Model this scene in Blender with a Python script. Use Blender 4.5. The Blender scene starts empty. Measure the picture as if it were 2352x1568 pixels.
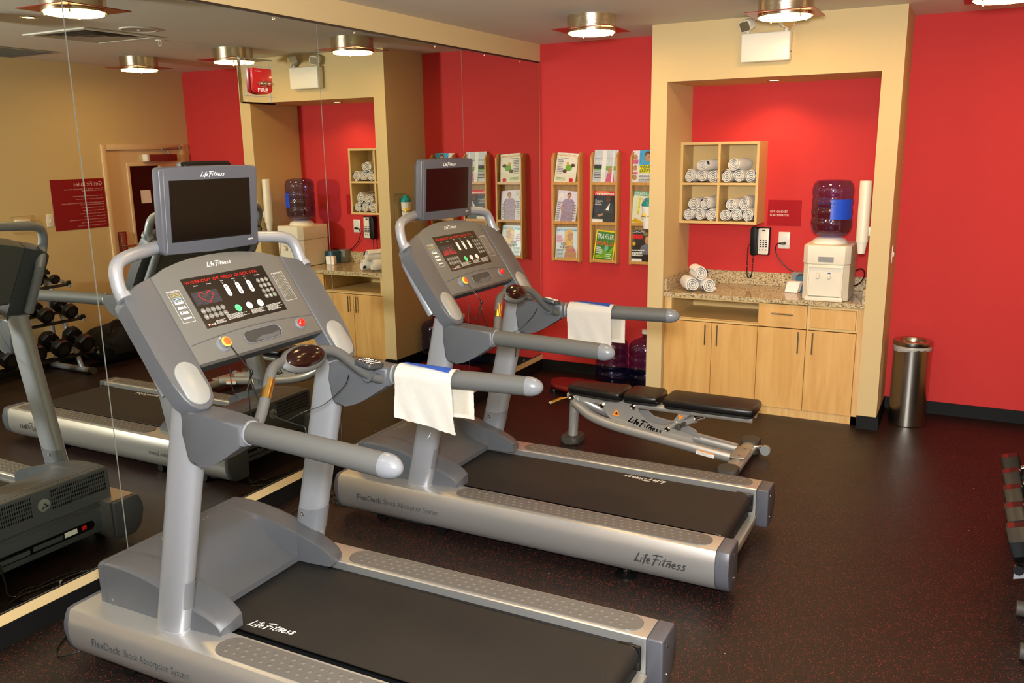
import bpy, bmesh, math, random
from mathutils import Vector, Matrix, noise
R = math.radians
sc = bpy.context.scene
COL = sc.collection

# ------------------------------------------------------------------ materials
def lin(c):
    if isinstance(c, str):
        c = c.lstrip('#'); c = [int(c[i:i+2], 16)/255 for i in (0, 2, 4)]
    return tuple((x/12.92 if x <= .04045 else ((x+.055)/1.055)**2.4) for x in c[:3]) + (1,)
def new_mat(name):
    m = bpy.data.materials.new(name); m.use_nodes = True
    nt = m.node_tree; b = nt.nodes['Principled BSDF']
    return m, nt, b
def mat(name, col, rough=.5, metal=0., spec=.5, bump=0., bscale=200., coat=0., emit=None, estr=0., trans=0., ior=1.45, alpha=1., var=0., vscale=6., aniso=None, sheen=0.):
    m, nt, b = new_mat(name); L = nt.links; N = nt.nodes
    c = lin(col)
    b.inputs['Base Color'].default_value = c
    b.inputs['Roughness'].default_value = rough
    b.inputs['Metallic'].default_value = metal
    b.inputs['Specular IOR Level'].default_value = spec
    b.inputs['Coat Weight'].default_value = coat
    b.inputs['IOR'].default_value = ior
    b.inputs['Transmission Weight'].default_value = trans
    b.inputs['Alpha'].default_value = alpha
    b.inputs['Sheen Weight'].default_value = sheen
    if emit:
        b.inputs['Emission Color'].default_value = lin(emit); b.inputs['Emission Strength'].default_value = estr
    tc = N.new('ShaderNodeTexCoord')
    if bump:
        n = N.new('ShaderNodeTexNoise'); n.inputs['Scale'].default_value = bscale; n.inputs['Detail'].default_value = 3
        L.new(tc.outputs['Object'], n.inputs['Vector'])
        if aniso:
            mp = N.new('ShaderNodeMapping'); mp.inputs['Scale'].default_value = aniso
            L.new(tc.outputs['Object'], mp.inputs['Vector']); L.new(mp.outputs['Vector'], n.inputs['Vector'])
        bp = N.new('ShaderNodeBump'); bp.inputs['Strength'].default_value = bump; bp.inputs['Distance'].default_value = .002
        L.new(n.outputs['Fac'], bp.inputs['Height']); L.new(bp.outputs['Normal'], b.inputs['Normal'])
    if var:
        n = N.new('ShaderNodeTexNoise'); n.inputs['Scale'].default_value = vscale; n.inputs['Detail'].default_value = 4
        L.new(tc.outputs['Object'], n.inputs['Vector'])
        mx = N.new('ShaderNodeMix'); mx.data_type = 'RGBA'
        mx.inputs[6].default_value = tuple(x*(1-var) for x in c[:3])+(1,); mx.inputs[7].default_value = tuple(min(1, x*(1+var)) for x in c[:3])+(1,)
        L.new(n.outputs['Fac'], mx.inputs[0]); L.new(mx.outputs[2], b.inputs['Base Color'])
    return m
def mat_thin(name, tint, rough=.04, gl=.05, gcol='#ffffff'):
    m, nt, b = new_mat(name); L = nt.links; N = nt.nodes
    out = [n for n in N if n.type == 'OUTPUT_MATERIAL'][0]; N.remove(b)
    tr = N.new('ShaderNodeBsdfTransparent'); tr.inputs[0].default_value = lin(tint)
    g = N.new('ShaderNodeBsdfGlossy'); g.inputs[0].default_value = lin(gcol); g.inputs['Roughness'].default_value = rough
    lw = N.new('ShaderNodeLayerWeight'); lw.inputs[0].default_value = .5
    pw = N.new('ShaderNodeMath'); pw.operation = 'POWER'; pw.inputs[1].default_value = 3.5; L.new(lw.outputs['Facing'], pw.inputs[0])
    fr = N.new('ShaderNodeMath'); fr.operation = 'MULTIPLY_ADD'; fr.inputs[1].default_value = .45; fr.inputs[2].default_value = gl; L.new(pw.outputs[0], fr.inputs[0])
    mx = N.new('ShaderNodeMixShader'); L.new(fr.outputs[0], mx.inputs[0]); L.new(tr.outputs[0], mx.inputs[1]); L.new(g.outputs[0], mx.inputs[2]); L.new(mx.outputs[0], out.inputs['Surface'])
    return m
def mat_floor():
    m, nt, b = new_mat('rubber_floor'); L = nt.links; N = nt.nodes
    tc = N.new('ShaderNodeTexCoord')
    v = N.new('ShaderNodeTexVoronoi'); v.inputs['Scale'].default_value = 240; v.inputs['Randomness'].default_value = 1
    w = N.new('ShaderNodeTexNoise'); w.inputs['Scale'].default_value = 260; w.inputs['Detail'].default_value = 2
    add = N.new('ShaderNodeMixRGB'); add.blend_type = 'ADD'; add.inputs[0].default_value = .006
    L.new(tc.outputs['Object'], w.inputs['Vector']); L.new(tc.outputs['Object'], add.inputs[1]); L.new(w.outputs['Color'], add.inputs[2])
    L.new(add.outputs[0], v.inputs['Vector'])
    sp = N.new('ShaderNodeSeparateColor'); L.new(v.outputs['Color'], sp.inputs[0])
    gt = N.new('ShaderNodeMath'); gt.operation = 'GREATER_THAN'; gt.inputs[1].default_value = .82
    L.new(sp.outputs[0], gt.inputs[0])
    ds = N.new('ShaderNodeMath'); ds.operation = 'LESS_THAN'; ds.inputs[1].default_value = .42
    L.new(v.outputs['Distance'], ds.inputs[0])
    mu = N.new('ShaderNodeMath'); mu.operation = 'MULTIPLY'; L.new(gt.outputs[0], mu.inputs[0]); L.new(ds.outputs[0], mu.inputs[1])
    big = N.new('ShaderNodeTexNoise'); big.inputs['Scale'].default_value = 3.; big.inputs['Detail'].default_value = 5
    L.new(tc.outputs['Object'], big.inputs['Vector'])
    base = N.new('ShaderNodeMix'); base.data_type = 'RGBA'; base.inputs[6].default_value = (.006, .0045, .004, 1); base.inputs[7].default_value = (.011, .008, .007, 1)
    L.new(big.outputs['Fac'], base.inputs[0])
    red = N.new('ShaderNodeMix'); red.data_type = 'RGBA'; red.inputs[6].default_value = (.12, .018, .011, 1); red.inputs[7].default_value = (.24, .04, .022, 1)
    L.new(sp.outputs[1], red.inputs[0])
    mx = N.new('ShaderNodeMix'); mx.data_type = 'RGBA'
    L.new(mu.outputs[0], mx.inputs[0]); L.new(base.outputs[2], mx.inputs[6]); L.new(red.outputs[2], mx.inputs[7])
    # a few pale grains
    v2 = N.new('ShaderNodeTexVoronoi'); v2.inputs['Scale'].default_value = 60; L.new(tc.outputs['Object'], v2.inputs['Vector'])
    sp2 = N.new('ShaderNodeSeparateColor'); L.new(v2.outputs['Color'], sp2.inputs[0])
    g2 = N.new('ShaderNodeMath'); g2.operation = 'GREATER_THAN'; g2.inputs[1].default_value = .9965; L.new(sp2.outputs[0], g2.inputs[0])
    d2 = N.new('ShaderNodeMath'); d2.operation = 'LESS_THAN'; d2.inputs[1].default_value = .14; L.new(v2.outputs['Distance'], d2.inputs[0])
    m2 = N.new('ShaderNodeMath'); m2.operation = 'MULTIPLY'; L.new(g2.outputs[0], m2.inputs[0]); L.new(d2.outputs[0], m2.inputs[1])
    mx2 = N.new('ShaderNodeMix'); mx2.data_type = 'RGBA'; mx2.inputs[7].default_value = (.6, .58, .5, 1)
    L.new(m2.outputs[0], mx2.inputs[0]); L.new(mx.outputs[2], mx2.inputs[6]); L.new(mx2.outputs[2], b.inputs['Base Color'])
    rn = N.new('ShaderNodeMapRange'); rn.inputs[3].default_value = .36; rn.inputs[4].default_value = .5
    L.new(big.outputs['Fac'], rn.inputs[0]); L.new(rn.outputs[0], b.inputs['Roughness'])
    fn = N.new('ShaderNodeTexNoise'); fn.inputs['Scale'].default_value = 320; fn.inputs['Detail'].default_value = 2; L.new(tc.outputs['Object'], fn.inputs['Vector'])
    bp = N.new('ShaderNodeBump'); bp.inputs['Strength'].default_value = .3; bp.inputs['Distance'].default_value = .002
    L.new(fn.outputs['Fac'], bp.inputs['Height']); L.new(bp.outputs['Normal'], b.inputs['Normal'])
    b.inputs['Specular IOR Level'].default_value = .34
    return m
def mat_wood(name, c1, c2, scale=(14, 14, 1.2), rough=.38, axis_noise=3.):
    m, nt, b = new_mat(name); L = nt.links; N = nt.nodes
    tc = N.new('ShaderNodeTexCoord'); mp = N.new('ShaderNodeMapping'); mp.inputs['Scale'].default_value = scale
    L.new(tc.outputs['Object'], mp.inputs['Vector'])
    n = N.new('ShaderNodeTexNoise'); n.inputs['Scale'].default_value = axis_noise; n.inputs['Detail'].default_value = 6; n.inputs['Distortion'].default_value = .6
    L.new(mp.outputs['Vector'], n.inputs['Vector'])
    r = N.new('ShaderNodeValToRGB'); r.color_ramp.elements[0].position = .3; r.color_ramp.elements[1].position = .72
    r.color_ramp.elements[0].color = lin(c1); r.color_ramp.elements[1].color = lin(c2)
    L.new(n.outputs['Fac'], r.inputs[0]); L.new(r.outputs[0], b.inputs['Base Color'])
    b.inputs['Roughness'].default_value = rough; b.inputs['Coat Weight'].default_value = .15
    return m
def mat_granite(name, rough):
    m, nt, b = new_mat(name); L = nt.links; N = nt.nodes
    tc = N.new('ShaderNodeTexCoord')
    v = N.new('ShaderNodeTexVoronoi'); v.inputs['Scale'].default_value = 150; L.new(tc.outputs['Object'], v.inputs['Vector'])
    sp = N.new('ShaderNodeSeparateColor'); L.new(v.outputs['Color'], sp.inputs[0])
    r = N.new('ShaderNodeValToRGB'); e = r.color_ramp.elements
    e[0].position = 0; e[0].color = lin('#5f4a33'); e[1].position = 1; e[1].color = lin('#d9c7a2')
    x = e.new(.16); x.color = lin('#8d7656'); x = e.new(.3); x.color = lin('#b39c76'); x = e.new(.75); x.color = lin('#c7b389')
    L.new(sp.outputs[0], r.inputs[0]); L.new(r.outputs[0], b.inputs['Base Color'])
    b.inputs['Roughness'].default_value = rough
    return m
def mat_wall(name, col, bump=.12):
    m = mat(name, col, rough=.72, bump=bump, bscale=260, var=.02, vscale=1.4, spec=.3)
    return m
M = dict(
 floor=mat_floor(), tan=mat_wall('tan_wall_paint', '#d1b785'), red=mat_wall('red_wall_paint', '#ca3532'),
 ceiling=mat_wall('ceiling_paint', '#dcd6ca'), cove=mat('black_vinyl_cove', '#0c0c0c', .6, spec=.15),
 trimtan=mat('tan_trim_paint', '#cdaf7c', .5), doorpaint=mat('cream_door_paint', '#dcbd91', .45),
 mirror=mat('silvered_mirror', '#d4d8ce', .0, 1.0), mirroredge=mat('mirror_edge', '#8c8c80', .4),
 channel=mat('dark_metal_channel', '#5a5046', .35, .8),
 nickel=mat('brushed_nickel', '#cfc4ae', .2, 1., bump=.25, bscale=40, aniso=(1, 1, 30)),
 steel=mat('brushed_steel', '#b9b2a6', .24, 1., bump=.25, bscale=60, aniso=(1, 1, .05)),
 chrome=mat('chrome', '#dcdad6', .1, 1.), redplate=mat('red_acrylic_plate', '#8e1510', .3),
 lampglass=mat('frosted_lamp_glass', '#fff4d0', .4, emit='#ffd08a', estr=38.),
 silver=mat('silver_paint', '#93959a', .38, .35, bump=.05, bscale=500), silver2=mat('warm_silver_paint', '#a59d90', .36, .4),
 gtop=mat('grey_plastic', '#5c5b57', .45, bump=.18, bscale=600), gmid=mat('slate_grey_plastic', '#4d4f53', .4, bump=.15, bscale=600),
 gdark=mat('dark_grey_plastic', '#2f3234', .4, bump=.12, bscale=500), gwarm=mat('warm_grey_plastic', '#5c5955', .42, bump=.15, bscale=600),
 gbez=mat('blue_grey_bezel', '#53545b', .36, .15, bump=.06, bscale=500), ellip=mat('light_grey_inlay', '#8d8f8d', .35, .2),
 grip=mat('grey_foam_grip', '#4e4e4c', .55, bump=.3, bscale=500), capg=mat('glossy_grey_cap', '#6a6c70', .25),
 belt=mat('running_belt_rubber', '#1b1917', .6, bump=.5, bscale=260, aniso=(.25, 1, 1)), black=mat('black_plastic', '#0b0b0c', .3),
 blackmatte=mat('black_matte', '#0f0f10', .6), screen=mat('dark_lcd_glass', '#0d0807', .12, spec=.5), panelblk=mat('black_overlay_film', '#120d0c', .3),
 white=mat('white_print', '#e6e4de', .5), whitepl=mat('white_plastic', '#e9e2d2', .35), cream=mat('cream_plastic', '#e6dcc6', .4),
 led=mat('red_led', '#a00808', .5, emit='#ff1a12', estr=.45), leddim=mat('dim_led_dot', '#33323c', .5), green=mat('green_key', '#58d68c', .4),
 keygrey=mat('grey_key', '#6f6f6b', .45), redbtn=mat('red_button', '#e0201a', .25, coat=.5), orange=mat('orange_magnet', '#ff5a22', .35), yellow=mat('yellow_ring', '#ffcf4a', .4),
 yel=mat('yellow_print', '#c2a83c', .5), cyan=mat('cyan_print', '#9cc8d8', .5),
 greyprint=mat('grey_print', '#8f897f', .5), darkprint=mat('dark_grey_print', '#3c3f42', .5), warn=mat('orange_warning', '#f08a1e', .5),
 goldgrip=mat('metal_pulse_contact', '#b08a4a', .28, 1.), ovalglass=mat('dark_oval_glass', '#1c0907', .14, spec=.35),
 towel=mat('white_terry_cloth', '#f1ece2', .95, bump=1.0, bscale=420, sheen=.4), toweld=mat('cream_terry_cloth', '#e9e0cd', .95, bump=1., bscale=420, sheen=.3), blue=mat('blue_terry_stripe', '#3a62c4', .95, bump=1., bscale=420),
 navy=mat('navy_label', '#1c2c60', .8), vinyl=mat('black_vinyl', '#141212', .34, bump=.15, bscale=300), rubber=mat('dark_rubber', '#3f3b35', .6),
 maple=mat_wood('maple_veneer', '#d09c56', '#e0b16b', (7, 7, .8)), mapled=mat_wood('maple_end_panel', '#d5a35d', '#e5bb7c'),
 oak=mat_wood('oak_wood', '#c08640', '#daa75f', (30, 30, 2), .35), oakback=mat_wood('oak_back_panel', '#a67b48', '#c29a63', (60, 60, 2), .5),
 cubby=mat('beech_laminate', '#d9b676', .45), granite=mat_granite('polished_granite', .06), graniteb=mat_granite('granite_edge', .25),
 dumb=mat('black_urethane', '#111113', .35), hexgrey=mat('grey_dumbbell_face', '#26282b', .4), cord=mat('black_cord', '#080808', .4),
 bagcloth=mat('black_bag_cloth', '#0e0d0d', .85, bump=.6, bscale=120), greencloth=mat('green_cloth', '#1d5a3a', .8),
 signred=mat('red_sign_film', '#8c101a', .4), labelred=mat('dark_red_label', '#5c1013', .4), signtext=mat('pale_sign_text', '#e9c9c2', .5), signred2=mat('dark_red_sign', '#a5151d', .65, spec=.2),
 jugblue=mat_thin('blue_polycarbonate', '#e3e5fb', .06, .05, '#dfe2ff'), waterblue=mat_thin('water', '#f5f6fe', .03, .01),
 labelblue=mat('blue_bottle_label', '#1f4fd0', .3), teal=mat('teal_lid', '#148a86', .4), wire=mat('chrome_wire', '#cfc8bc', .2, 1.),
 glassclear=mat_thin('clear_acrylic', '#fdfdfb', .03, .0), firered=mat('fire_alarm_red', '#a30f16', .3, coat=.3), strobe=mat_thin('strobe_lens', '#f4f2ee', .06, .18),
 doorglass=mat('dark_door_glass', '#2a120c', .15), grilledark=mat('vent_dark', '#5f5c54', .7), plastbag=mat('frosted_bin_liner', '#d6cfc4', .35, trans=.25, alpha=.85),
 tissueblue=mat('blue_tissue_box', '#2f5f78', .6, var=.5, vscale=60), paper=mat('white_tissue', '#efe6da', .8), stepred=mat('red_plastic', '#701416', .4), benchsilver=mat('bench_silver_paint', '#bab7b0', .32, .6), railmetal=mat('anodised_rail', '#c9c8c6', .34, .8), emboss=mat('embossed_logo_metal', '#8d8c8a', .3, .9),
 warmmetal=mat('warm_reflector', '#e6d6b0', .2, .9), spotglow=mat('recessed_lamp', '#fff0d0', .4, emit='#ffe2ad', estr=8.),
 grille=mat('grey_vent_paint', '#a39c8e', .5), closer=mat('closer_cover', '#7a2a26', .4),
)

# ------------------------------------------------------------------ mesh builder
class MB:
    def __init__(s, origin=(0, 0, 0)):
        s.bm = bmesh.new(); s.o = Vector(origin); s.T = None
    def _v(s, p):
        p = Vector(p)
        if s.T is not None: p = s.T @ p
        return s.bm.verts.new(p - s.o)
    def face(s, pts):
        vs = [s._v(p) for p in pts]
        try: return s.bm.faces.new(vs)
        except ValueError: return None
    def _bev(s, verts, off, seg=2, edges=None):
        if off <= 0: return
        vs = set(verts)
        es = edges or [e for e in s.bm.edges if e.verts[0] in vs and e.verts[1] in vs]
        bmesh.ops.bevel(s.bm, geom=es, offset=off, segments=seg, profile=.5, affect='EDGES', clamp_overlap=True)
    def box(s, x0, x1, y0, y1, z0, z1, bev=0, seg=2):
        c = [(x, y, z) for z in (z0, z1) for y in (y0, y1) for x in (x0, x1)]
        v = [s._v(p) for p in c]
        for f in ((0, 2, 3, 1), (4, 5, 7, 6), (0, 1, 5, 4), (2, 6, 7, 3), (0, 4, 6, 2), (1, 3, 7, 5)):
            s.bm.faces.new([v[i] for i in f])
        s._bev(v, bev, seg); return s
    def prism(s, poly, ax, a0, a1, bev=0, seg=2, capbev=True):
        def P(u, w, a):
            return {'x': (a, u, w), 'y': (u, a, w), 'z': (u, w, a)}[ax]
        A = [s._v(P(u, w, a0)) for u, w in poly]; B = [s._v(P(u, w, a1)) for u, w in poly]
        n = len(poly)
        s.bm.faces.new(A); s.bm.faces.new(B[::-1])
        for i in range(n):
            j = (i+1) % n; s.bm.faces.new([A[i], B[i], B[j], A[j]])
        if bev:
            va, vb = set(A), set(B)
            es = [e for e in s.bm.edges if (e.verts[0] in va and e.verts[1] in va) or (e.verts[0] in vb and e.verts[1] in vb)]
            bmesh.ops.bevel(s.bm, geom=es, offset=bev, segments=seg, profile=.5, affect='EDGES', clamp_overlap=True)
        return s
    def plate(s, poly, frame, t, bev=0, seg=2):
        """polygon given in (u,v) of a frame (origin,U,V), extruded back by t along -N"""
        o, U, V = frame; o = Vector(o); U = Vector(U).normalized(); V = Vector(V).normalized(); N_ = U.cross(V).normalized()
        A = [s._v(o+U*a+V*b) for a, b in poly]; B = [s._v(o+U*a+V*b-N_*t) for a, b in poly]; n = len(poly)
        s.bm.faces.new(A); s.bm.faces.new(B[::-1])
        for i in range(n):
            j = (i+1) % n; s.bm.faces.new([A[i], B[i], B[j], A[j]])
        if bev:
            va = set(A); es = [e for e in s.bm.edges if e.verts[0] in va and e.verts[1] in va]
            bmesh.ops.bevel(s.bm, geom=es, offset=bev, segments=seg, profile=.5, affect='EDGES', clamp_overlap=True)
        return s
    def tube(s, pts, r, seg=14, cap=True, closed=False, sq=(1, 1)):
        pts = [Vector(p) for p in pts]; n = len(pts)
        rr = r if isinstance(r, (list, tuple)) else [r]*n
        rings = []; up = None
        for i, p in enumerate(pts):
            if closed: t = (pts[(i+1) % n]-pts[i-1])
            else: t = (pts[min(i+1, n-1)]-pts[max(i-1, 0)])
            t.normalize()
            if up is None:
                up = Vector((0, 0, 1)) if abs(t.z) < .9 else Vector((1, 0, 0))
            a = t.cross(up); a.normalize(); b = a.cross(t); b.normalize(); up = b
            rings.append([s._v(p+a*math.cos(2*math.pi*k/seg)*rr[i]*sq[0]+b*math.sin(2*math.pi*k/seg)*rr[i]*sq[1]) for k in range(seg)])
        m = n if closed else n-1
        for i in range(m):
            A, B = rings[i], rings[(i+1) % n]
            for k in range(seg):
                k2 = (k+1) % seg; s.bm.faces.new([A[k], A[k2], B[k2], B[k]])
        if cap and not closed:
            s.bm.faces.new(rings[0][::-1]); s.bm.faces.new(rings[-1])
        return s
    def lathe(s, prof, c, seg=32, ax='z', close=True):
        c = Vector(c); rings = []
        for r, h in prof:
            ring = []
            for k in range(seg):
                a = 2*math.pi*k/seg; x, y = r*math.cos(a), r*math.sin(a)
                ring.append(s._v(c+Vector({'z': (x, y, h), 'y': (x, h, y), 'x': (h, x, y)}[ax])))
            rings.append(ring)
        for A, B in zip(rings, rings[1:]):
            for k in range(seg):
                k2 = (k+1) % seg; s.bm.faces.new([A[k], A[k2], B[k2], B[k]])
        if close:
            s.bm.faces.new(rings[0][::-1]); s.bm.faces.new(rings[-1])
        return s
    def ell(s, c, rad, n=12, m=20):
        c = Vector(c); rings = []
        top = s._v(c+Vector((0, 0, rad[2]))); bot = s._v(c-Vector((0, 0, rad[2])))
        for i in range(1, n):
            t = math.pi*i/n
            rings.append([s._v(c+Vector((rad[0]*math.sin(t)*math.cos(2*math.pi*k/m), rad[1]*math.sin(t)*math.sin(2*math.pi*k/m), rad[2]*math.cos(t)))) for k in range(m)])
        for k in range(m):
            k2 = (k+1) % m
            s.bm.faces.new([top, rings[0][k], rings[0][k2]]); s.bm.faces.new([bot, rings[-1][k2], rings[-1][k]])
        for A, B in zip(rings, rings[1:]):
            for k in range(m):
                k2 = (k+1) % m; s.bm.faces.new([A[k], B[k], B[k2], A[k2]])
        return s
    def grid(s, fn, nu, nv, skip=None, closed_u=False):
        V = [[s._v(fn(i, j)) for j in range(nv)] for i in range(nu)]
        for i in range(nu if closed_u else nu-1):
            for j in range(nv-1):
                if skip and skip(i, j): continue
                i2 = (i+1) % nu
                s.bm.faces.new([V[i][j], V[i2][j], V[i2][j+1], V[i][j+1]])
        return V
    def mesh(s, name, sharp=35):
        bmesh.ops.recalc_face_normals(s.bm, faces=s.bm.faces[:])
        me = bpy.data.meshes.new(name); s.bm.to_mesh(me); s.bm.free()
        if sharp:
            me.shade_smooth(); me.set_sharp_from_angle(angle=R(sharp))
        return me

def link(name, me, m, parent=None, loc=None):
    o = bpy.data.objects.new(name, me)
    if m is not None: me.materials.append(M[m] if isinstance(m, str) else m)
    COL.objects.link(o)
    if parent is not None: o.parent = parent
    if loc is not None: o.location = loc
    return o
def part(name, mb, m, parent, label=None, sharp=35):
    o = link(name, mb.mesh(name, sharp), m, parent)
    if label: o['label'] = label
    return o
def tag(o, label, cat, group=None):
    o['label'] = label; o['category'] = cat
    if group: o['group'] = group
    return o
def thing(name, label, cat, loc=(0, 0, 0), rz=0, group=None):
    o = bpy.data.objects.new(name, None); COL.objects.link(o); o.location = loc; o.rotation_euler = (0, 0, rz); o.empty_display_size = .1
    return tag(o, label, cat, group)
def solo(name, mb, m, label, cat, group=None, loc=None, sharp=35):
    return tag(link(name, mb.mesh(name, sharp), m, None, loc), label, cat, group)
def struct(name, mb, m, parent=None, sharp=35):
    o = link(name, mb.mesh(name, sharp), m, parent)
    if parent is None: o['kind'] = 'structure'
    return o
def copy_tree(o, parent=None):
    c = o.copy(); COL.objects.link(c)
    if parent is not None: c.parent = parent; c.matrix_parent_inverse = o.matrix_parent_inverse
    for ch in list(o.children): copy_tree(ch, c)
    return c
def dup(root, loc, rz=None, label=None, group=None):
    r = copy_tree(root); r.location = loc
    if rz is not None: r.rotation_euler = (0, 0, rz)
    if label: r['label'] = label
    if group: r['group'] = group
    return r

# ------------------------------------------------------------------ lettering
def text(mb, body, o, U, V, w=None, h=None, align='l', shear=0., spacing=1., lift=.0012, bold=0.):
    cu = bpy.data.curves.new('t', 'FONT'); cu.body = body; cu.size = 1; cu.resolution_u = 2; cu.shear = shear; cu.space_character = spacing
    cu.offset = bold; cu.fill_mode = 'FRONT'
    ob = bpy.data.objects.new('t', cu); me = ob.to_mesh()
    if not me or not me.vertices:
        ob.to_mesh_clear(); bpy.data.objects.remove(ob); return
    xs = [v.co.x for v in me.vertices]; ys = [v.co.y for v in me.vertices]
    x0, x1, y0, y1 = min(xs), max(xs), min(ys), max(ys)
    if h is None: sx = sy = w/(x1-x0)
    elif w is None: sx = sy = h/(y1-y0)
    else: sx = w/(x1-x0); sy = h/(y1-y0)
    off = {'l': x0, 'c': (x0+x1)/2, 'r': x1}[align]
    o = Vector(o); U = Vector(U).normalized(); V = Vector(V).normalized(); N_ = U.cross(V).normalized()
    vs = [mb._v(o+U*((v.co.x-off)*sx)+V*((v.co.y-y0)*sy)+N_*lift) for v in me.vertices]
    for p in me.polygons:
        try: mb.bm.faces.new([vs[i] for i in p.vertices])
        except ValueError: pass
    ob.to_mesh_clear(); bpy.data.objects.remove(ob); bpy.data.curves.remove(cu)
def quad(mb, o, U, V, u0, u1, v0, v1, lift=.001):
    o = Vector(o); U = Vector(U).normalized(); V = Vector(V).normalized(); N_ = U.cross(V)
    return mb.face([o+U*a+V*b+N_*lift for a, b in ((u0, v0), (u1, v0), (u1, v1), (u0, v1))])
def disc(mb, o, U, V, cu, cv, ru, rv, lift=.001, n=20):
    o = Vector(o); U = Vector(U).normalized(); V = Vector(V).normalized(); N_ = U.cross(V)
    return mb.face([o+U*(cu+ru*math.cos(2*math.pi*k/n))+V*(cv+rv*math.sin(2*math.pi*k/n))+N_*lift for k in range(n)])
def poly(mb, o, U, V, pts, lift=.001):
    o = Vector(o); U = Vector(U).normalized(); V = Vector(V).normalized(); N_ = U.cross(V)
    return mb.face([o+U*a+V*b+N_*lift for a, b in pts])
def greek(mb, o, U, V, u0, u1, v0, v1, n, seed=1, lift=.001, fill=.5):
    """lines of print too small to read: rows of short word bars"""
    rnd = random.Random(seed); dv = (v1-v0)/n
    for i in range(n):
        v = v1-dv*(i+.75); u = u0; end = u1-(u1-u0)*rnd.uniform(0, .35)
        while u < end:
            w = (u1-u0)*rnd.uniform(.03, .12); quad(mb, o, U, V, u, min(u+w, end), v, v+dv*fill, lift); u += w+(u1-u0)*.018
def outline(mb, o, U, V, u0, u1, v0, v1, t, lift=.001):
    for a in ((u0, u1, v0, v0+t), (u0, u1, v1-t, v1), (u0, u0+t, v0, v1), (u1-t, u1, v0, v1)): quad(mb, o, U, V, *a, lift=lift)
LOGO = [  # brush strokes of the script logo, unit height, each a polyline
 [(.34, 1.0), (.10, .05), (.02, -.05)], [(.0, .0), (.30, .06), (.58, -.02)],            # L
 [(.62, .50), (.52, .02)], [(.70, .72), (.73, .78)],                                      # i
 [(1.08, .88), (.92, .85), (.80, .0), (.74, -.22)], [(.74, .48), (1.02, .52)],            # f
 [(1.02, .24), (1.28, .32), (1.24, .48), (1.10, .44), (1.02, .2), (1.14, .0), (1.32, .08)],  # e
 [(1.80, .98), (1.58, .0), (1.50, -.2)], [(1.44, .92), (1.80, 1.0), (2.25, .96)], [(1.52, .5), (2.0, .56)],  # F
 [(2.14, .50), (2.04, .02)], [(2.2, .7), (2.23, .76)],                                    # i
 [(2.52, .86), (2.32, .08), (2.44, .0)], [(2.26, .56), (3.02, .66)],                      # t
 [(2.72, .48), (2.60, .0)], [(2.64, .2), (2.86, .48), (2.96, .42), (2.86, .02), (2.96, .02)],  # n
 [(3.10, .24), (3.34, .32), (3.30, .48), (3.16, .44), (3.08, .2), (3.2, .0), (3.38, .08)],  # e
 [(3.78, .46), (3.60, .50), (3.54, .38), (3.68, .22), (3.62, .04), (3.42, .02)],          # s
 [(4.18, .50), (4.0, .54), (3.94, .4), (4.08, .24), (4.02, .06), (3.80, .0)],             # s
]
def logo(mb, o, U, V, w, h, lift=.001, th=.10):
    o = Vector(o); U = Vector(U).normalized(); V = Vector(V).normalized(); N_ = U.cross(V)
    su = w/4.2; sv = h
    for st in LOGO:
        pts = [Vector(((a+.10*b)*su, b*sv)) for a, b in st]; n = len(pts)
        L_, R_ = [], []
        for i, p in enumerate(pts):
            d = pts[min(i+1, n-1)]-pts[max(i-1, 0)]; d.normalize(); q = Vector((-d.y, d.x))
            t = th*h*(.55 if i in (0, n-1) else 1.)
            L_.append(p+q*t); R_.append(p-q*t)
        for i in range(n-1):
            mb.face([o+U*c.x+V*c.y+N_*lift for c in (L_[i], L_[i+1], R_[i+1], R_[i])])
def rrect(w, h, r, n=5, cx=0, cy=0):
    out = []
    for sx, sy, a0 in ((1, 1, 0), (-1, 1, 90), (-1, -1, 180), (1, -1, 270)):
        for k in range(n+1):
            a = R(a0+90*k/n); out.append((cx+sx*(w/2-r)+r*math.cos(a), cy+sy*(h/2-r)+r*math.sin(a)))
    return out
def smooth(pts, k=4):
    """Catmull-Rom subdivision of a polyline"""
    P = [Vector(p) for p in pts]; out = []
    for i in range(len(P)-1):
        a = P[max(i-1, 0)]; b = P[i]; c = P[i+1]; d = P[min(i+2, len(P)-1)]
        for j in range(k):
            t = j/k; out.append(.5*((2*b)+(c-a)*t+(2*a-5*b+4*c-d)*t*t+(3*b-a-3*c+d)*t*t*t))
    out.append(P[-1]); return out

# ------------------------------------------------------------------ room
H = 2.74; YF = 6.672; YC = 6.096; YN = 6.727; X1 = 1.160; X2 = 2.801; N1 = 1.278; N2 = 2.675; XR = 4.159; NT = 2.352; MT = 2.5915; MBt = .143; BH = .090; Y0 = -1.3
struct('floor', MB().box(-.15, XR+.15, Y0-.1, YF+.2, -.1, 0), 'floor')
struct('ceiling', MB().box(-.15, XR+.15, Y0-.1, YF+.2, H, H+.1), 'ceiling')
struct('wall_left', MB().box(-.15, -.008, Y0-.1, YF+.2, 0, H).box(-.008, 0, Y0, YF, MT+.012, H).box(-.008, 0, Y0, YF, BH-.01, MBt-.006), 'tan')
b_ = MB(); b_.box(-.008, X1, YF, YF+.2, 0, H).box(X2, XR, YF, YF+.2, 0, H)
struct('wall_back', b_, 'red')
b_ = MB(); b_.box(X1, N1, YC, YF+.2, 0, H).box(N2, X2, YC, YF+.2, 0, H).box(N1, N2, YC, YF+.2, NT, H)
struct('wall_alcove', b_, 'tan')
struct('wall_niche', MB().box(N1, N2, YN, YN+.1, 0, NT), 'red')
DY0, DY1, DZ = 5.608, 6.608, 2.01
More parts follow.
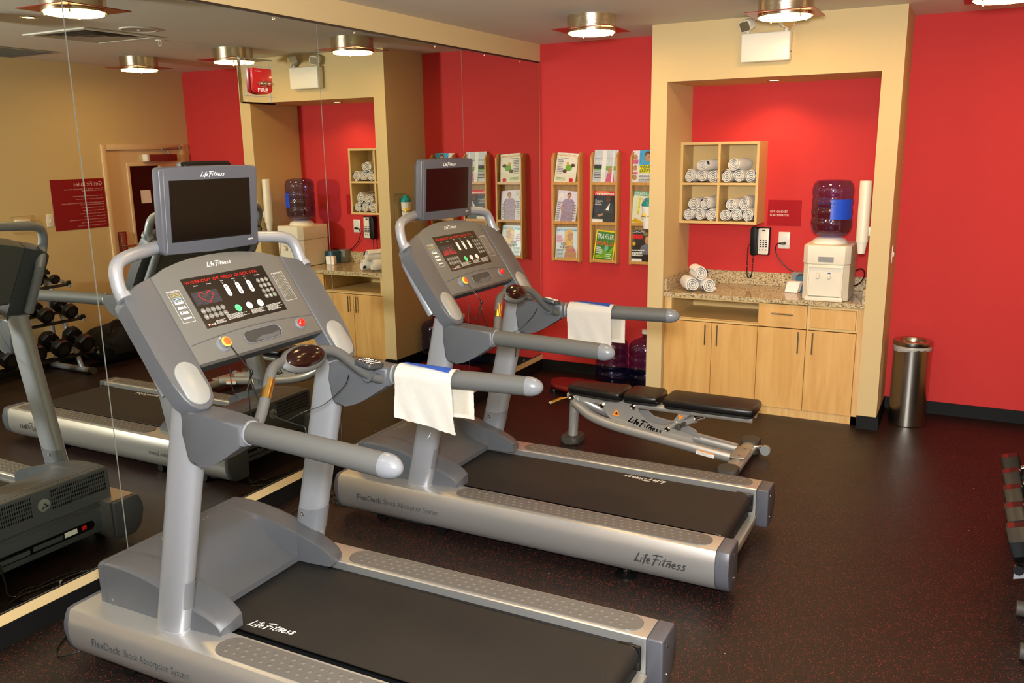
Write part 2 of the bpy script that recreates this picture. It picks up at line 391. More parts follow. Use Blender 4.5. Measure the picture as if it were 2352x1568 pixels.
b_ = MB(); b_.box(XR, XR+.15, Y0-.1, DY0+.03, 0, H).box(XR, XR+.15, DY1-.03, YF+.2, 0, H).box(XR, XR+.15, DY0+.03, DY1-.03, DZ-.03, H)
struct('wall_right', b_, 'tan')
struct('wall_front', MB().box(-.15, XR+.15, Y0-.15, Y0, 0, H), 'tan')
def cove(name, segs):
    b = MB()
    for (xa, ya, xb, yb, nx, ny) in segs:   # wall foot line with outward normal
        a = Vector((xa, ya, 0)); c = Vector((xb, yb, 0)); n = Vector((nx, ny, 0))
        prof = [(0, 0), (.014, 0), (.014, .004), (.006, .016), (.005, BH-.004), (.003, BH), (0, BH)]
        A = [b._v(a+n*u+Vector((0, 0, w))) for u, w in prof]; B = [b._v(c+n*u+Vector((0, 0, w))) for u, w in prof]
        for i in range(len(prof)):
            j = (i+1) % len(prof); b.bm.faces.new([A[i], B[i], B[j], A[j]])
        b.bm.faces.new(A); b.bm.faces.new(B[::-1])
    struct(name, b, 'cove')
cove('baseboard_left', [(0, Y0, 0, YF, 1, 0)])
cove('baseboard_back', [(0, YF, X1, YF, 0, -1), (X2, YF, XR, YF, 0, -1)])
cove('baseboard_alcove', [(X1, YC, X1, YF, -1, 0), (X1-.014, YC, N1, YC, 0, -1), (N2, YC, X2+.014, YC, 0, -1), (X2, YC, X2, YF, 1, 0)])
cove('baseboard_right', [(XR, Y0, XR, DY0, -1, 0)])
cove('baseboard_front', [(0, Y0, XR, Y0, 0, 1)])
# mirror panels
seams = [Y0, -.68, .844, 2.368, 3.896, 5.418, 6.650]
mlab = {2: 'wall mirror panel left of the near treadmill', 3: 'mirror panel behind the near treadmill console', 4: 'mirror panel behind the far treadmill, fire alarm on its left neighbour', 5: 'narrow end mirror panel next to the red back wall'}
mlab = {0: 'wall mirror panel farthest from the red back wall', 1: 'wall mirror panel beyond the left edge of the view', 2: 'wall mirror panel at the left edge, reflecting the near treadmill hood', 3: 'wall mirror panel behind the near treadmill, with the fire alarm', 4: 'wall mirror panel between the near and far treadmill consoles', 5: 'last wall mirror panel, next to the red back wall'}
for i in range(6):
    a, b2 = seams[i]+.0016, seams[i+1]-.0016
    if i == 0: a = Y0+.01
    t = thing('wall_mirror', mlab[i], 'mirror', (0, (a+b2)/2, MBt), group='mirror panels on the left wall')
    o_ = (0, (a+b2)/2, MBt)
    b_ = MB(o_); b_.box(-.0065, -.0004, a, b2, MBt, MT); part('backing', b_, 'mirroredge', t)
    b_ = MB(o_); b_.face([(0, a+.001, MBt+.001), (0, b2-.001, MBt+.001), (0, b2-.001, MT-.001), (0, a+.001, MT-.001)]); part('mirror_face', b_, 'mirror', t)
    for cy_ in (a+.33, b2-.33):
        for z0, z1 in ((MBt-.004, MBt+.018), (MT-.018, MT+.006)):
            b_ = MB(o_); b_.box(0, .004, cy_-.006, cy_+.006, z0, z1, .001); part('mounting_clip', b_, 'chrome', t)
struct('trim_1', MB().box(-.008, .006, Y0, YF-.02, MT+.001, MT+.012), 'channel')
struct('trim_2', MB().box(-.008, .002, Y0, YF-.02, MBt-.006, MBt-.0005), 'channel')
# door on the right wall
d_ = MB(); w = .05
d_.box(XR-.016, XR+.10, DY0, DY0+w, 0, DZ, .003).box(XR-.016, XR+.10, DY1-w, DY1, 0, DZ, .003).box(XR-.016, XR+.10, DY0+w, DY1-w, DZ-w, DZ, .003)
struct('trim_3', d_, 'doorpaint')
ya, yb = DY0+w+.003, DY1-w-.003
wy0, wy1, wz0, wz1 = 5.915, 6.275, .98, 1.80
d_ = MB()
d_.box(XR+.012, XR+.055, ya, wy0, .008, DZ-w-.004).box(XR+.012, XR+.055, wy1, yb, .008, DZ-w-.004).box(XR+.012, XR+.055, wy0, wy1, .008, wz0).box(XR+.012, XR+.055, wy0, wy1, wz1, DZ-w-.004)
door = struct('door_1', d_, 'doorpaint')
d_ = MB()
for a in ((wy0-.03, wy1+.03, wz1, wz1+.03), (wy0-.03, wy1+.03, wz0-.03, wz0), (wy0-.03, wy0, wz0, wz1), (wy1, wy1+.03, wz0, wz1)): d_.box(XR, XR+.013, a[0], a[1], a[2], a[3], .003)
part('window_frame', d_, 'doorpaint', door)
part('door_glass', MB().box(XR+.025, XR+.035, wy0, wy1, wz0, wz1), 'doorglass', door)
part('posted_notice', MB().box(XR+.022, XR+.025, 6.03, 6.15, 1.43, 1.56), 'paper', door)
d_ = MB(); d_.box(XR-.012, XR+.012, 5.70, 5.785, .93, 1.17, .004); hp = part('lock_plate', d_, 'closer', door)
d_ = MB(); d_.tube([(XR-.012, 5.74, 1.03), (XR-.06, 5.74, 1.03), (XR-.062, 5.84, 1.03)], .009); d_.box(XR-.02, XR-.012, 5.715, 5.765, .94, 1.16, .003); part('door_handle', d_, 'steel', hp)
d_ = MB(); d_.box(XR-.055, XR+.012, 6.115, 6.465, 1.845, 1.912, .004); cl = part('closer_body', d_, 'closer', door, 'dark red painted closer body')
d_ = MB(); d_.box(XR-.056, XR+.010, 6.085, 6.118, 1.843, 1.914, .003); part('closer_end', d_, 'whitepl', cl)
d_ = MB(); d_.tube([(XR-.03, 6.38, 1.912), (XR-.03, 6.38, 1.955)], .009).tube([(XR-.03, 6.38, 1.955), (XR-.05, 6.28, 1.965), ], .008).tube([(XR-.05, 6.28, 1.965), (XR-.022, 6.54, 1.98)], .008).box(XR-.035, XR-.016, 6.52, 6.56, 1.965, 1.995, .003)
part('closer_arm', d_, 'silver2', cl)
# ------------------------------------------------------------------ treadmill (local: x away from the mirror, y across, z up)
CP0 = Vector((.857, 0, 1.484)); CD = Vector((.111, 0, -.164)).normalized(); CN = Vector((-CD.z, 0, CD.x))   # console plane: y across, CD down the slope
CU = Vector((0, 1, 0)); CV = -CD
def make_treadmill(label):
    t = thing('treadmill', label, 'treadmill', group=None)
    ZT = .24
    # side rails
    prof = [(.300, .06), (.300, ZT-.004), (.304, ZT), (.425, ZT), (.444, ZT-.005), (.456, .215), (.463, .185), (.4655, .15), (.462, .115), (.452, .085), (.436, .06), (.414, .045), (.39, .04), (.31, .042)]
    for s in (-1, 1):
        b = MB(); b.prism([(s*y, z) for y, z in prof], 'x', .375, 2.392); rail = part('side_rail', b, 'railmetal', t)
        big = [(s*(y+(.001 if y > .4 else 0)), z) for y, z in prof]
        b = MB(); b.prism(big, 'x', 2.3925, 2.452, .008, 3); c = part('rear_cap', b, 'gbez', rail)
        b = MB()
        for zz in (.085, .195): b.lathe([(.0065, 0), (.0065, .002), (.003, .003)], (2.4515, s*.355, zz), 12, 'x')
        part('screw', b, 'chrome', c)
        b = MB(); b.prism(big, 'x', .350, .3745, .008, 3); part('front_cap', b, 'gbez', rail)
        # ribbed stepping pad
        b = MB(); cx = (1.068+2.356)/2; b.prism(rrect(2.356-1.068, .112, .055, 8, cx, s*.372), 'z', ZT-.002, ZT+.0035, .002, 1)
        k = 0; x = 1.11
        while x < 2.33:
            for j in (-1, 0, 1):
                xx = x+j*.012*s
                if (xx < 1.1 or xx > 2.325) and j: continue
                b.ell((xx, s*.372+j*.029, ZT+.0035), (.0105, .0085, .0035), 4, 8)
            x += .0395
        part('foot_pad', b, 'gwarm', rail)
        # inner bronze-looking channel lip
        b = MB(); b.box(1.0, 2.37, s*.262 if s > 0 else s*.30, s*.30 if s > 0 else s*.262, .17, .205); part('channel', b, 'black', rail)
    # printing on the rails
    b = MB(); o = (0.504, -.4668, .135); U = (1, 0, 0); V = (0, .05, 1)
    text(b, 'FlexDeck', (.504, -.4668, .130), U, V, .155, .03, bold=.012, lift=.0008)
    part('rail_lettering', b, 'darkprint', t)
    b = MB(); text(b, 'Shock Absorption System', (.672, -.4665, .124), U, V, .335, .036, lift=.0008); part('rail_lettering', b, 'darkprint', t)
    b = MB(); logo(b, (2.035, -.4665, .125), U, V, .235, .045, .0004, .085); bmesh.ops.solidify(b.bm, geom=b.bm.faces[:], thickness=-.003); part('rail_logo', b, 'emboss', t)
    # frame under the deck, feet, wheels
    b = MB(); b.box(.47, 2.36, -.298, .298, .07, .165).box(.52, .9, -.40, -.31, .03, .055).box(.52, .9, .31, .40, .03, .055); part('deck_frame', b, 'blackmatte', t)
    b = MB()
    b.box(2.36, 2.40, -.30, .30, .06, .10, .004); part('rear_crossbar', b, 'silver2', t)
    for s in (-1, 1):
        for xw in (.615, .985):
            b = MB(); r_ = .032 if xw < .7 else .026
            b.lathe([(r_*.5, -.018), (r_*.9, -.018), (r_, -.012), (r_, .012), (r_*.9, .018), (r_*.45, .018), (r_*.45, .014), (r_*.2, .014)], (xw, s*.395, r_), 20, 'y'); part('transport_wheel', b, 'black', t)
        b = MB(); b.lathe([(.052, 0), (.052, .006), (.03, .012), (.014, .014), (.012, .05)], (1.97, s*.385, 0), 24); f = part('levelling_foot', b, 'black', t)
        b = MB(); b.lathe([(.010, .014), (.010, .045)], (1.97, s*.385, 0), 12).lathe([(.016, .02), (.016, .03)], (1.97, s*.385, 0), 6); part('foot_bolt', b, 'chrome', f)
    # running belt: loop round front and rear rollers
    zt, zb, rr = .2245, .150, .0372
    path = [(.80, zt)]; n = 40
    path = [(.80+(2.345-.80)*k/n, zt) for k in range(n+1)]
    path += [(2.345+rr*math.sin(a), (zt+zb)/2+rr*math.cos(a)) for a in [math.pi*k/12 for k in range(1, 12)]]
    path += [(2.345, zb), (.80, zb)]
    b = MB(); hw = .255
    def bf(i, j):
        x, z = path[i]; return (x, -hw+2*hw*j/8, z)
    b.grid(bf, len(path), 9)
    belt = part('running_belt', b, 'belt', t)
    b = MB(); b.tube([(x, -hw, z-.001) for x, z in path], .0022, 6); b.tube([(x, hw, z-.001) for x, z in path], .0022, 6); part('belt_edge', b, 'black', belt)
    b = MB(); b.lathe([(.033, -.285), (.033, .285)], (2.345, 0, (zt+zb)/2), 24, 'y'); part('rear_roller', b, 'black', t)
    b = MB()
    for s in (-1, 1): b.box(2.30, 2.385, s*.268-.008, s*.268+.008, .13, .225, .006)
    part('roller_guard', b, 'black', t)
    b = MB()
    for s in (-1, 1): b.box(1.0, 2.30, min(s*.262, s*.285), max(s*.262, s*.285), .165, .200)
    part('deck_edge', b, 'goldgrip', t)
    # motor cover ------------------------------------------------
    XS = [.470, .50, .54, .58, .62, .648, .665, .685, .705, .73, .762, .794, .826, .852, .875, .898, .915, .935, .955, .975, .995, 1.015, 1.03, 1.042, 1.052]
    def S(a, b2, x): x = max(0, min(1, (x-a)/(b2-a))); return x*x*(3-2*x)
    def interp(P, x):
        for (xa, ya), (xb, yb) in zip(P, P[1:]):
            if x <= xb: return ya+(yb-ya)*max(0, (x-xa)/(xb-xa))
        return P[-1][1]
    wing = [(.437, .400), (.52, .408), (.60, .408), (.678, .402), (.72, .395), (.77, .386), (.82, .376), (.868, .364), (.91, .353), (.948, .341), (.989, .327), (1.026, .309), (1.052, .288)]
    outr = [(.437, .400), (.50, .407), (.60, .405), (.70, .392), (.77, .376), (.82, .362), (.88, .342), (.93, .324), (.98, .308), (1.03, .284), (1.052, .262)]
    cen = [(.437, .400), (.52, .408), (.60, .406), (.648, .401), (.676, .391), (.705, .366), (.73, .338), (.762, .313), (.794, .292), (.826, .281), (.852, .274), (.898, .262)]
    CI = [0, .05, .10, .15, .185, .205, .219, .226]; CO = [.2345, .240, .252, .27, .29, .31, .325, .338, .347, .353, .356]
    half = CI+CO; YSL = [-y for y in half[:0:-1]]+half
    def hz(x, y):
        a = abs(y)
        if a <= .227: return interp(cen, x)
        w_ = interp(wing, x); o_ = interp(outr, x); k = (a-.2345)/(.350-.2345); z = w_+(o_-w_)*max(0, min(1, k))**1.5
        z -= .0015*(a < .236)+.008*S(.343, .356, a)
        return z
    b = MB(); nv = len(YSL)
    def hf(i, j):
        x, y = XS[i], YSL[j]; a = abs(y)
        if x > .9:
            k = (x-.9)/.152
            if a >= .23:
                lo = .2345+.012*k*k; hi = .356-.014*k; a = lo+(a-.2345)/(.356-.2345)*(hi-lo)
        xx = x
        if a > .30 and x > 1.0: xx = x-(x-1.0)*.25*S(.30, .356, abs(y))
        return (xx, math.copysign(a, y), hz(x, y))
    ci = XS.index(.898)
    V = b.grid(hf, len(XS), nv, skip=lambda i, j: i >= ci and abs(YSL[j]+YSL[j+1])/2 < .2345)
    be = [e for e in b.bm.edges if e.is_boundary]
    r_ = bmesh.ops.extrude_edge_only(b.bm, edges=be)
    for v in r_['geom']:
        if isinstance(v, bmesh.types.BMVert): v.co.z = .2385
    for v in [v for v in b.bm.verts if not v.link_faces]: b.bm.verts.remove(v)
    hood = part('motor_cover', b, 'gmid', t, sharp=28)
    b = MB(); fp = [XS[0]-.0025, .455, .443, .437]
    def ff(i, j):
        x = [.4665, .455, .443, .438, .4365][i]; y = YSL[j]*1.0; z = hz(.47, y)-[0, .0, .001, .005, .012][i]; return (x, y, z)
    V = b.grid(ff, 5, nv)
    be = [e for e in b.bm.edges if e.is_boundary]
    r_ = bmesh.ops.extrude_edge_only(b.bm, edges=be)
    for v in r_['geom']:
        if isinstance(v, bmesh.types.BMVert): v.co.z = .2385
    for v in [v for v in b.bm.verts if not v.link_faces]: b.bm.verts.remove(v)
    fpn = part('front_shell', b, 'gmid', t)
    b = MB()
    for s in (-1, 1):
        for r in range(5):
            for c in range(27):
                y = s*(.052+c*.0107)
                if abs(y) > .335: continue
                b.box(.4352, .4362, y-.0024, y+.0024, .378-r*.0205-.007, .378-r*.0205+.006)
    part('vent_slots', b, 'black', fpn)
    b = MB(); b.box(.4668, .4698, -.352, .352, .25, .396); part('cover_seam', b, 'black', fpn)
    b = MB(); b.lathe([(.030, 0), (.030, -.006), (.026, -.008)], (.4365, .01, .325), 28, 'x'); em = part('emblem', b, 'ellip', fpn)
    b = MB(); poly(b, (.428, .01, .325), (0, -1, 0), (0, 0, 1), [(-.02, -.008), (0, .012), (.005, .008), (-.006, -.004), (.012, -.004), (.018, -.014), (.012, -.014), (.004, -.008), (-.014, -.008)], .001); part('emblem_mark', b, 'gdark', em)
    b = MB(); b.box(.455, .475, -.318, .318, .075, .236, .006).box(.449, .456, -.318, .318, .205, .212, .002)
    lp = part('lower_panel', b, 'gmid', t)
    b = MB(); b.prism(rrect(.52, .045, .02, 5, 0.0, .128), 'x', .4535, .4545); sl = part('connector_slot', b, 'black', lp)
    b = MB(); b.box(.449, .453, .19, .215, .12, .14, .002); part('power_switch', b, 'redbtn', lp)
    b = MB(); b.box(.4505, .453, .10, .165, .118, .142); part('rating_label', b, 'white', lp)
    b = MB(); b.box(.4505, .453, -.06, .09, .116, .138).box(.4505, .453, -.22, -.075, .112, .134); part('connector_cover', b, 'gmid', lp)
    b = MB()
    for y, z in ((.29, .19), (.29, .09), (-.29, .19), (-.29, .09)): b.lathe([(.005, 0), (.005, -.002)], (.4548, y, z), 10, 'x')
    part('screw', b, 'chrome', lp)
    b = MB(); logo(b, (.525, -.13, .4045), (0, 1, 0), (-1, 0, .0), .26, .03, .0022, .06); part('hood_logo', b, 'greyprint', hood)
    b = MB()
    for s in (-1, 1):
        b.lathe([(.0055, 0), (.0055, s*.0015)], (.500, s*.3555, .262), 10, 'y').lathe([(.0055, 0), (.0055, s*.002)], (1.022, s*.341, .258), 10, 'y')
    part('screw', b, 'chrome', hood)
    # uprights ---------------------------------------------------
    for s in (-1, 1):
        b = MB(); pts = []
        for k in range(9):
            z = .245+k*(1.12-.245)/8; pts.append((.838+.229*(z-.245), s*.368, z))
        seg = 28; rings = []
        for (x, y, z) in pts:
            ring = []
            for k in range(seg):
                a = 2*math.pi*k/seg; ca, sa = math.cos(a), math.sin(a)
                ring.append(b._v((x+.068*math.copysign(abs(ca)**.8, ca), y+.042*math.copysign(abs(sa)**.8, sa), z)))
            rings.append(ring)
        for A, B in zip(rings, rings[1:]):
            for k in range(seg): b.bm.faces.new([A[k], A[(k+1) % seg], B[(k+1) % seg], B[k]])
        b.bm.faces.new(rings[-1]); up = part('upright', b, 'silver', t)
        b = MB(); b.lathe([(1, 0), (1, .005), (.97, .007)], (0, 0, 0), 28)
        for v in b.bm.verts: v.co = Vector((.838+v.co.x*.073, s*.368+v.co.y*.0465, .2405+v.co.z))
        part('base_ring', b, 'silver', up)
        # sleeve on the inner rear face with its bolt
        b = MB(); rows = []
        for z in (.34, .37, .40, .425, .445):
            row = []
            for k in range(13):
                a = R(-28+k*(208/12)) if s < 0 else R(28-k*(208/12))
                ca, sa = math.cos(a), math.sin(a)
                dz = -.018*(1-abs(k-6)/6) if z < .345 else (-.03*S(0, 12, k) if z > .44 else 0)
                row.append((.838+.229*(z-.245)+.0705*math.copysign(abs(ca)**.8, ca), s*.368+.0445*math.copysign(abs(sa)**.8, sa), z+dz))
            rows.append(row)
        b.grid(lambda i, j: rows[i][j], 5, 13); sv = part('sleeve', b, 'capg', up)
        b = MB(); b.lathe([(.009, 0), (.009, -s*.003), (.005, -s*.003), (.005, -s*.001)], (.855, s*(.368-.0445), .405), 16, 'y'); part('sleeve_bolt', b, 'chrome', sv)
        # bracket carrying the handrail
        b = MB(); P_ = [(1.03, 1.10), (1.12, 1.094), (1.22, 1.089), (1.316, 1.087), (1.316, 1.014), (1.29, 1.002), (1.26, .983), (1.23, .963), (1.20, .945), (1.17, .930), (1.14, .919), (1.11, .912), (1.08, .909), (1.058, .914), (1.046, .928), (1.040, .95), (1.038, 1.02)]
        yc = s*.372; b.prism(P_, 'y', yc-.046, yc+.046, .018, 5)
        for v in b.bm.verts:
            k = max(0, min(1, (v.co.x-1.08)/.24)); v.co.y += s*.017*k
        br = part('handrail_bracket', b, 'gmid', t)
        b = MB()
        for x, z in ((1.17, .985), (1.24, 1.03)): b.lathe([(.0055, 0), (.0055, -s*.0015)], (x, s*(.372-.046)+s*.004+s*.017*((x-1.08)/.24), z), 10, 'y')
        part('bolt_hole', b, 'black', br)
        b = MB(); y0, y1 = .392, .450
        rp = [(1.322+(1.872-1.322)*k/10, s*(y0+(y1-y0)*k/10), 1.051+.002*math.sin(k/10*math.pi)) for k in range(11)]
        b.tube(rp, .0365, 24, sq=(.92, 1)); hr = part('handrail', b, 'grip', t)
        d = (Vector(rp[-1])-Vector(rp[-2])).normalized(); e = Vector(rp[-1])
        cp = [e+d*(.0005+.058*math.sin(R(a))) if a else e+d*.0005 for a in (0, 15, 30, 45, 60, 72, 82, 88)]
        cp = [e-d*.006]+cp
        b = MB(); b.tube(cp, [.0372]+[.0372*math.cos(R(a)) for a in (0, 15, 30, 45, 60, 72, 82, 88)], 24, sq=(.92, 1)); part('end_cap', b, 'capg', hr)
        b = MB(); b.tube([Vector(rp[0])+d*(-.008), Vector(rp[0])+d*(.0)], .0395, 24, sq=(.95, 1)); part('ring', b, 'silver', hr)
    # console ------------------------------------------------------
    def CP(y, s_, lift=0.): return CP0+CU*y+CD*s_+CN*lift
    fr = (CP0, CU, CV)
    top = [(-.311, .0275), (-.247, .050), (-.173, .066), (-.113, .0745), (-.025, .079), (.025, .079), (.113, .0745), (.173, .066), (.247, .050), (.311, .0275)]
    b = MB(); b.plate([(-.311, -.316)]+[(.311, -.316)]+top[::-1], fr, .058, .004); con = part('console', b, 'gtop', t)
    wg = [(-.3135, .028), (-.386, .007), (-.436, -.018), (-.4505, -.034), (-.4545, -.06), (-.4555, -.142), (-.4555, -.26), (-.4495, -.352), (-.439, -.409), (-.424, -.439), (-.402, -.459), (-.372, -.466), (-.343, -.455), (-.323, -.430), (-.3135, -.39)]
    for s in (-1, 1):
        b = MB(); P_ = [(-s*a, c) for a, c in wg]
        if s > 0: P_ = P_[::-1]
        b.plate(P_, (CP0+CN*.002, CU, CV), .062, .006, 3); wgo = part('console_wing', b, 'gmid', t)
        b = MB(); cx = s*.379; pl = []
        for k in range(28):
            a = 2*math.pi*k/28; pl.append((cx+.048*math.cos(a), -.368+(.030 if math.sin(a) > 0 else -.030)+.048*math.sin(a)+(0)))
        b.plate(pl, (CP0+CN*.0065, CU, CV), .006, .002, 2); part('oval_inlay', b, 'ellip', wgo)
    # under-lip
    b = MB(); A = [CP(-.309, .312), CP(.309, .312), CP(.309, .322, -.03), CP(-.309, .322, -.03)]
    b.prism([(0, 0), (1, 0), (1, 1), (0, 1)], 'x', 0, 1)
    for v in b.bm.verts:
        y = -.309+.618*v.co.x; s_ = .305+.02*v.co.y; l = -.001-.055*v.co.z; p = CP(y, s_, l); v.co = p
    part('under_lip', b, 'gdark', con)
    # crease ridge along the tray
    b = MB(); pts = []
    for k in range(21):
        y = -.305+.61*k/20; pts.append(CP(y, .238-.022*math.cos((y)/.305*1.4)+.010, .0006))
    b.tube(pts, .0018, 6); part('tray_ridge', b, 'gmid', con)
    # tray below the display: slightly lighter band
    # cup recess
    b = MB(); rr_ = rrect(.184, .050, .024, 6, .016, -.268); poly(b, CP0, CU, CV, rr_, .0022); cup = part('key_tray', b, 'gdark', con)
    b = MB(); pts = [CP0+CU*a+CV*c+CN*.0028 for a, c in rr_]; b.tube(pts, .0018, 6, closed=True); part('tray_rim', b, 'capg', cup)
    b = MB(); poly(b, CP0, CU, CV, [(-.035, -.286), (.02, -.290), (.09, -.288), (.10, -.270), (.05, -.276), (.01, -.272)], .0024); part('tray_floor', b, 'gmid', cup)
    # display film
    DU0, DU1, DV0, DV1 = -.2055, .1945, -.1985, 0.0
    b = MB(); b.plate([(DU0, DV0), (DU1, DV0), (DU1, DV1), (DU0, DV1)], (CP0+CN*.0015, CU, CV), .002, .0008, 1); dsp = part('display_panel', b, 'panelblk', con)
    DO = CP0+CN*.0018
    b = MB(); text(b, 'WORKOUT OR PRESS QUICK STA', DO+CU*-.195+CV*-.027, CU, CV, .345, .0135, lift=.0006, shear=.1, spacing=1.05); part('led_message', b, 'led', dsp)
    b = MB(); quad(b, DO, CU, CV, -.196, -.077, -.110, -.059, .0003); part('matrix_window', b, 'leddim', dsp)
    b = MB()
    for i in range(16):
        for j in range(8): disc(b, DO, CU, CV, -.192+i*.0075, -.1065+j*.0062, .0022, .0020, .0006, 6)
    part('matrix_dots', b, 'black', dsp)
    for name, u in (('Calories', -.158), ('Distance', -.098), ('Heart Rate', .142)):
        b = MB(); text(b, name, DO+CU*u+CV*-.0365, CU, CV, None, .0042, align='c', lift=.0006); part('readout_word', b, 'white', dsp)
    for name, u in (('Time', -.036), ('Incline', .022), ('Speed', .077)):
        b = MB(); text(b, name, DO+CU*u+CV*-.0345, CU, CV, None, .0045, align='c', lift=.0006); part('readout_word', b, 'white', dsp)
        b = MB(); poly(b, DO, CU, CV, [(u-.002, -.047), (u+.002, -.047), (u+.0045, -.0385), (u-.0045, -.0385)], .0006); part('rocker_marks', b, 'keygrey', dsp)
    for u0, u1, v0, v1, n in ((-.155, -.108, -.190, -.176, 5), (-.098, .012, -.186, -.165, 6), (.020, .095, -.184, -.166, 5), (.103, .186, -.188, -.162, 7)):
        b = MB(); greek(b, DO, CU, CV, u0, u1, v0, v1, n, int(u0*1000)+400, .0006, .35); part('instruction_print', b, 'white', dsp)
    b = MB(); text(b, 'POLAR', DO+CU*-.193+CV*-.191, CU, CV, .034, .007, bold=.02, lift=.0006); part('maker_word', b, 'white', dsp)
    b = MB(); disc(b, DO, CU, CV, -.1835, -.1875, .0036, .0036, .0009); part('red_dot', b, 'redbtn', dsp)
    for u in (-.030, .026, .082):
        b = MB(); poly(b, DO, CU, CV, rrect(.020, .050, .0098, 6, u, -.0735), .0008); k_ = part('rocker_key', b, 'white', dsp)
        b = MB(); poly(b, DO, CU, CV, [(u-.005, -.062), (u+.005, -.062), (u, -.054)], .0012); poly(b, DO, CU, CV, [(u-.005, -.085), (u, -.093), (u+.005, -.085)], .0012); part('arrow', b, 'keygrey', k_)
    for i, ch in enumerate('123456789C0E'):
        u = .132+(i % 3)*.0215; v = -.060-(i//3)*.0225
        b = MB(); disc(b, DO, CU, CV, u, v, .0095, .0095, .0008); k_ = part('number_key', b, 'keygrey', dsp)
        b = MB(); text(b, {'C': 'Clear', 'E': 'Enter'}.get(ch, ch), DO+CU*u+CV*(v-(.002 if ch in 'CE' else .0038)), CU, CV, None, .004 if ch in 'CE' else .0076, align='c', lift=.0012)
        part('digit', b, 'green' if ch == 'E' else 'white', k_)
    words = ['Manual', 'Fat Burn', 'Cardio', 'Zone Trainer', 'Random', 'Hill', 'Interval', 'Fit Test', 'EZ Incline', 'Personal']
    for i, wd in enumerate(words):
        u = -.1835+(i % 5)*.0225; v = -.133-(i//5)*.0235
        b = MB(); disc(b, DO, CU, CV, u, v, .0103, .0103, .0008); k_ = part('program_key', b, 'keygrey', dsp)
        b = MB(); text(b, wd.split()[0], DO+CU*u+CV*(v-.0015), CU, CV, min(.014, .0022*len(wd.split()[0])), .0030, align='c', lift=.0012); part('key_word', b, 'yel' if i == 1 else ('cyan' if i == 2 else 'white'), k_)
    for u, wd, mt in ((-.029, 'Quick\nStart', 'green'), (.027, 'Pause', 'white'), (.083, 'Cool\nDown', 'white')):
        b = MB(); disc(b, DO, CU, CV, u, -.149, .0145, .0145, .0008, 24); k_ = part('start_key' if mt == 'green' else 'command_key', b, mt, dsp)
        b = MB(); text(b, wd, DO+CU*u+CV*(-.149-(.006 if '\n' in wd else .0025)), CU, CV, .017, None, align='c', lift=.0012); part('key_word', b, 'gdark', k_)
    FO = CP0+CN*.0004
    b = MB(); logo(b, FO+CU*-.062+CV*.0315, CU, CV, .118, .018, .0008, .085); part('console_logo', b, 'white', con)
    b = MB(); outline(b, FO, CU, CV, -.287, -.233, -.161, -.037, .0009, .0006); pch = part('profile_chart', b, 'white', con)
    b = MB(); text(b, 'Workout Profiles', FO+CU*-.260+CV*-.0435, CU, CV, .046, None, align='c', lift=.0006); part('chart_title', b, 'white', pch)
    for k in range(4):
        b = MB(); v = -.083-k*.0195; rnd = random.Random(k); hs = [(-.277, v-.006)]
        for q in range(12): h_ = v-.006+(.003+rnd.random()*.009 if k < 3 else .006); hs += [(-.277+q*.003, h_), (-.274+q*.003, h_)]
        hs.append((-.241, v-.006)); poly(b, FO, CU, CV, hs[::-1], .0006); part('profile_icon', b, 'white', pch)
    for m_, v in (('yel', -.054), ('cyan', -.071)):
        b = MB(); outline(b, FO, CU, CV, -.278, -.242, v-.006, v+.006, .001, .0007); ic = part('profile_icon', b, m_, pch)
        b = MB(); poly(b, FO, CU, CV, [(-.276, v-.004), (-.262, v+.001), (-.258, v+.0005), (-.244, v+.004), (-.244, v+.0025), (-.258, v-.001)], .0007); part('profile_line', b, m_, ic)
    b = MB(); outline(b, FO, CU, CV, .2165, .2755, -.165, -.040, .0009, .0006); zch = part('zone_chart', b, 'white', con)
    b = MB(); text(b, 'Zone Training', FO+CU*.246+CV*-.0475, CU, CV, .04, None, align='c', lift=.0006); part('chart_title', b, 'white', zch)
    for m_, u in (('white', .224), ('cyan', .232), ('yel', .241), ('yel', .249), ('cyan', .258), ('white', .267)):
        b = MB()
        for r in range(14): disc(b, FO, CU, CV, u, -.056-r*.0068, .0014, .0014, .0006, 6)
        part('chart_column', b, m_, zch)
    # stop button and safety magnet
    def knob(mbn, y, s_, prof, m, par, name, label=None):
        b = MB(); b.T = Matrix.Translation(CP(y, s_)) @ Matrix((CU, CV, CN)).transposed().to_4x4(); b.lathe(prof, (0, 0, 0), 24); return part(name, b, m, par, label)
    sb = knob(None, .216, .268, [(.024, 0), (.024, .004), (.019, .008)], 'capg', con, 'stop_housing')
    sk = knob(None, .216, .268, [(.0155, .006), (.0155, .015), (.013, .018), (.006, .0195)], 'redbtn', sb, 'stop_button')
    b = MB(); text(b, 'STOP', CP(.216, .271, .0195), CU, CV, .016, None, align='c', lift=.0004, bold=.02); part('stop_word', b, 'black', sb)
    mh = knob(None, -.178, .267, [(.029, 0), (.027, .004), (.019, .007), (.0185, .020)], 'capg', con, 'magnet_housing')
    knob(None, -.178, .267, [(.0185, .018), (.0185, .0235), (.015, .025)], 'yellow', mh, 'magnet_ring')
    knob(None, -.178, .267, [(.0145, .024), (.0145, .0262), (.012, .027)], 'orange', mh, 'safety_magnet')
    a = CP(-.172, .285, .022)
    b = MB()
    b.tube(smooth([a, (1.085, -.165, 1.20), (1.10, -.150, 1.165), (1.095, -.148, 1.14), (1.105, -.135, 1.07), (1.14, -.10, 1.0), (1.20, -.06, .965), (1.235, -.05, .95), (1.24, -.06, .88)]), .0023, 8)
    b.tube(smooth([(1.10, -.150, 1.165), (1.09, -.158, 1.12), (1.085, -.155, 1.02), (1.08, -.140, .93), (1.07, -.12, .87)]), .0021, 8)
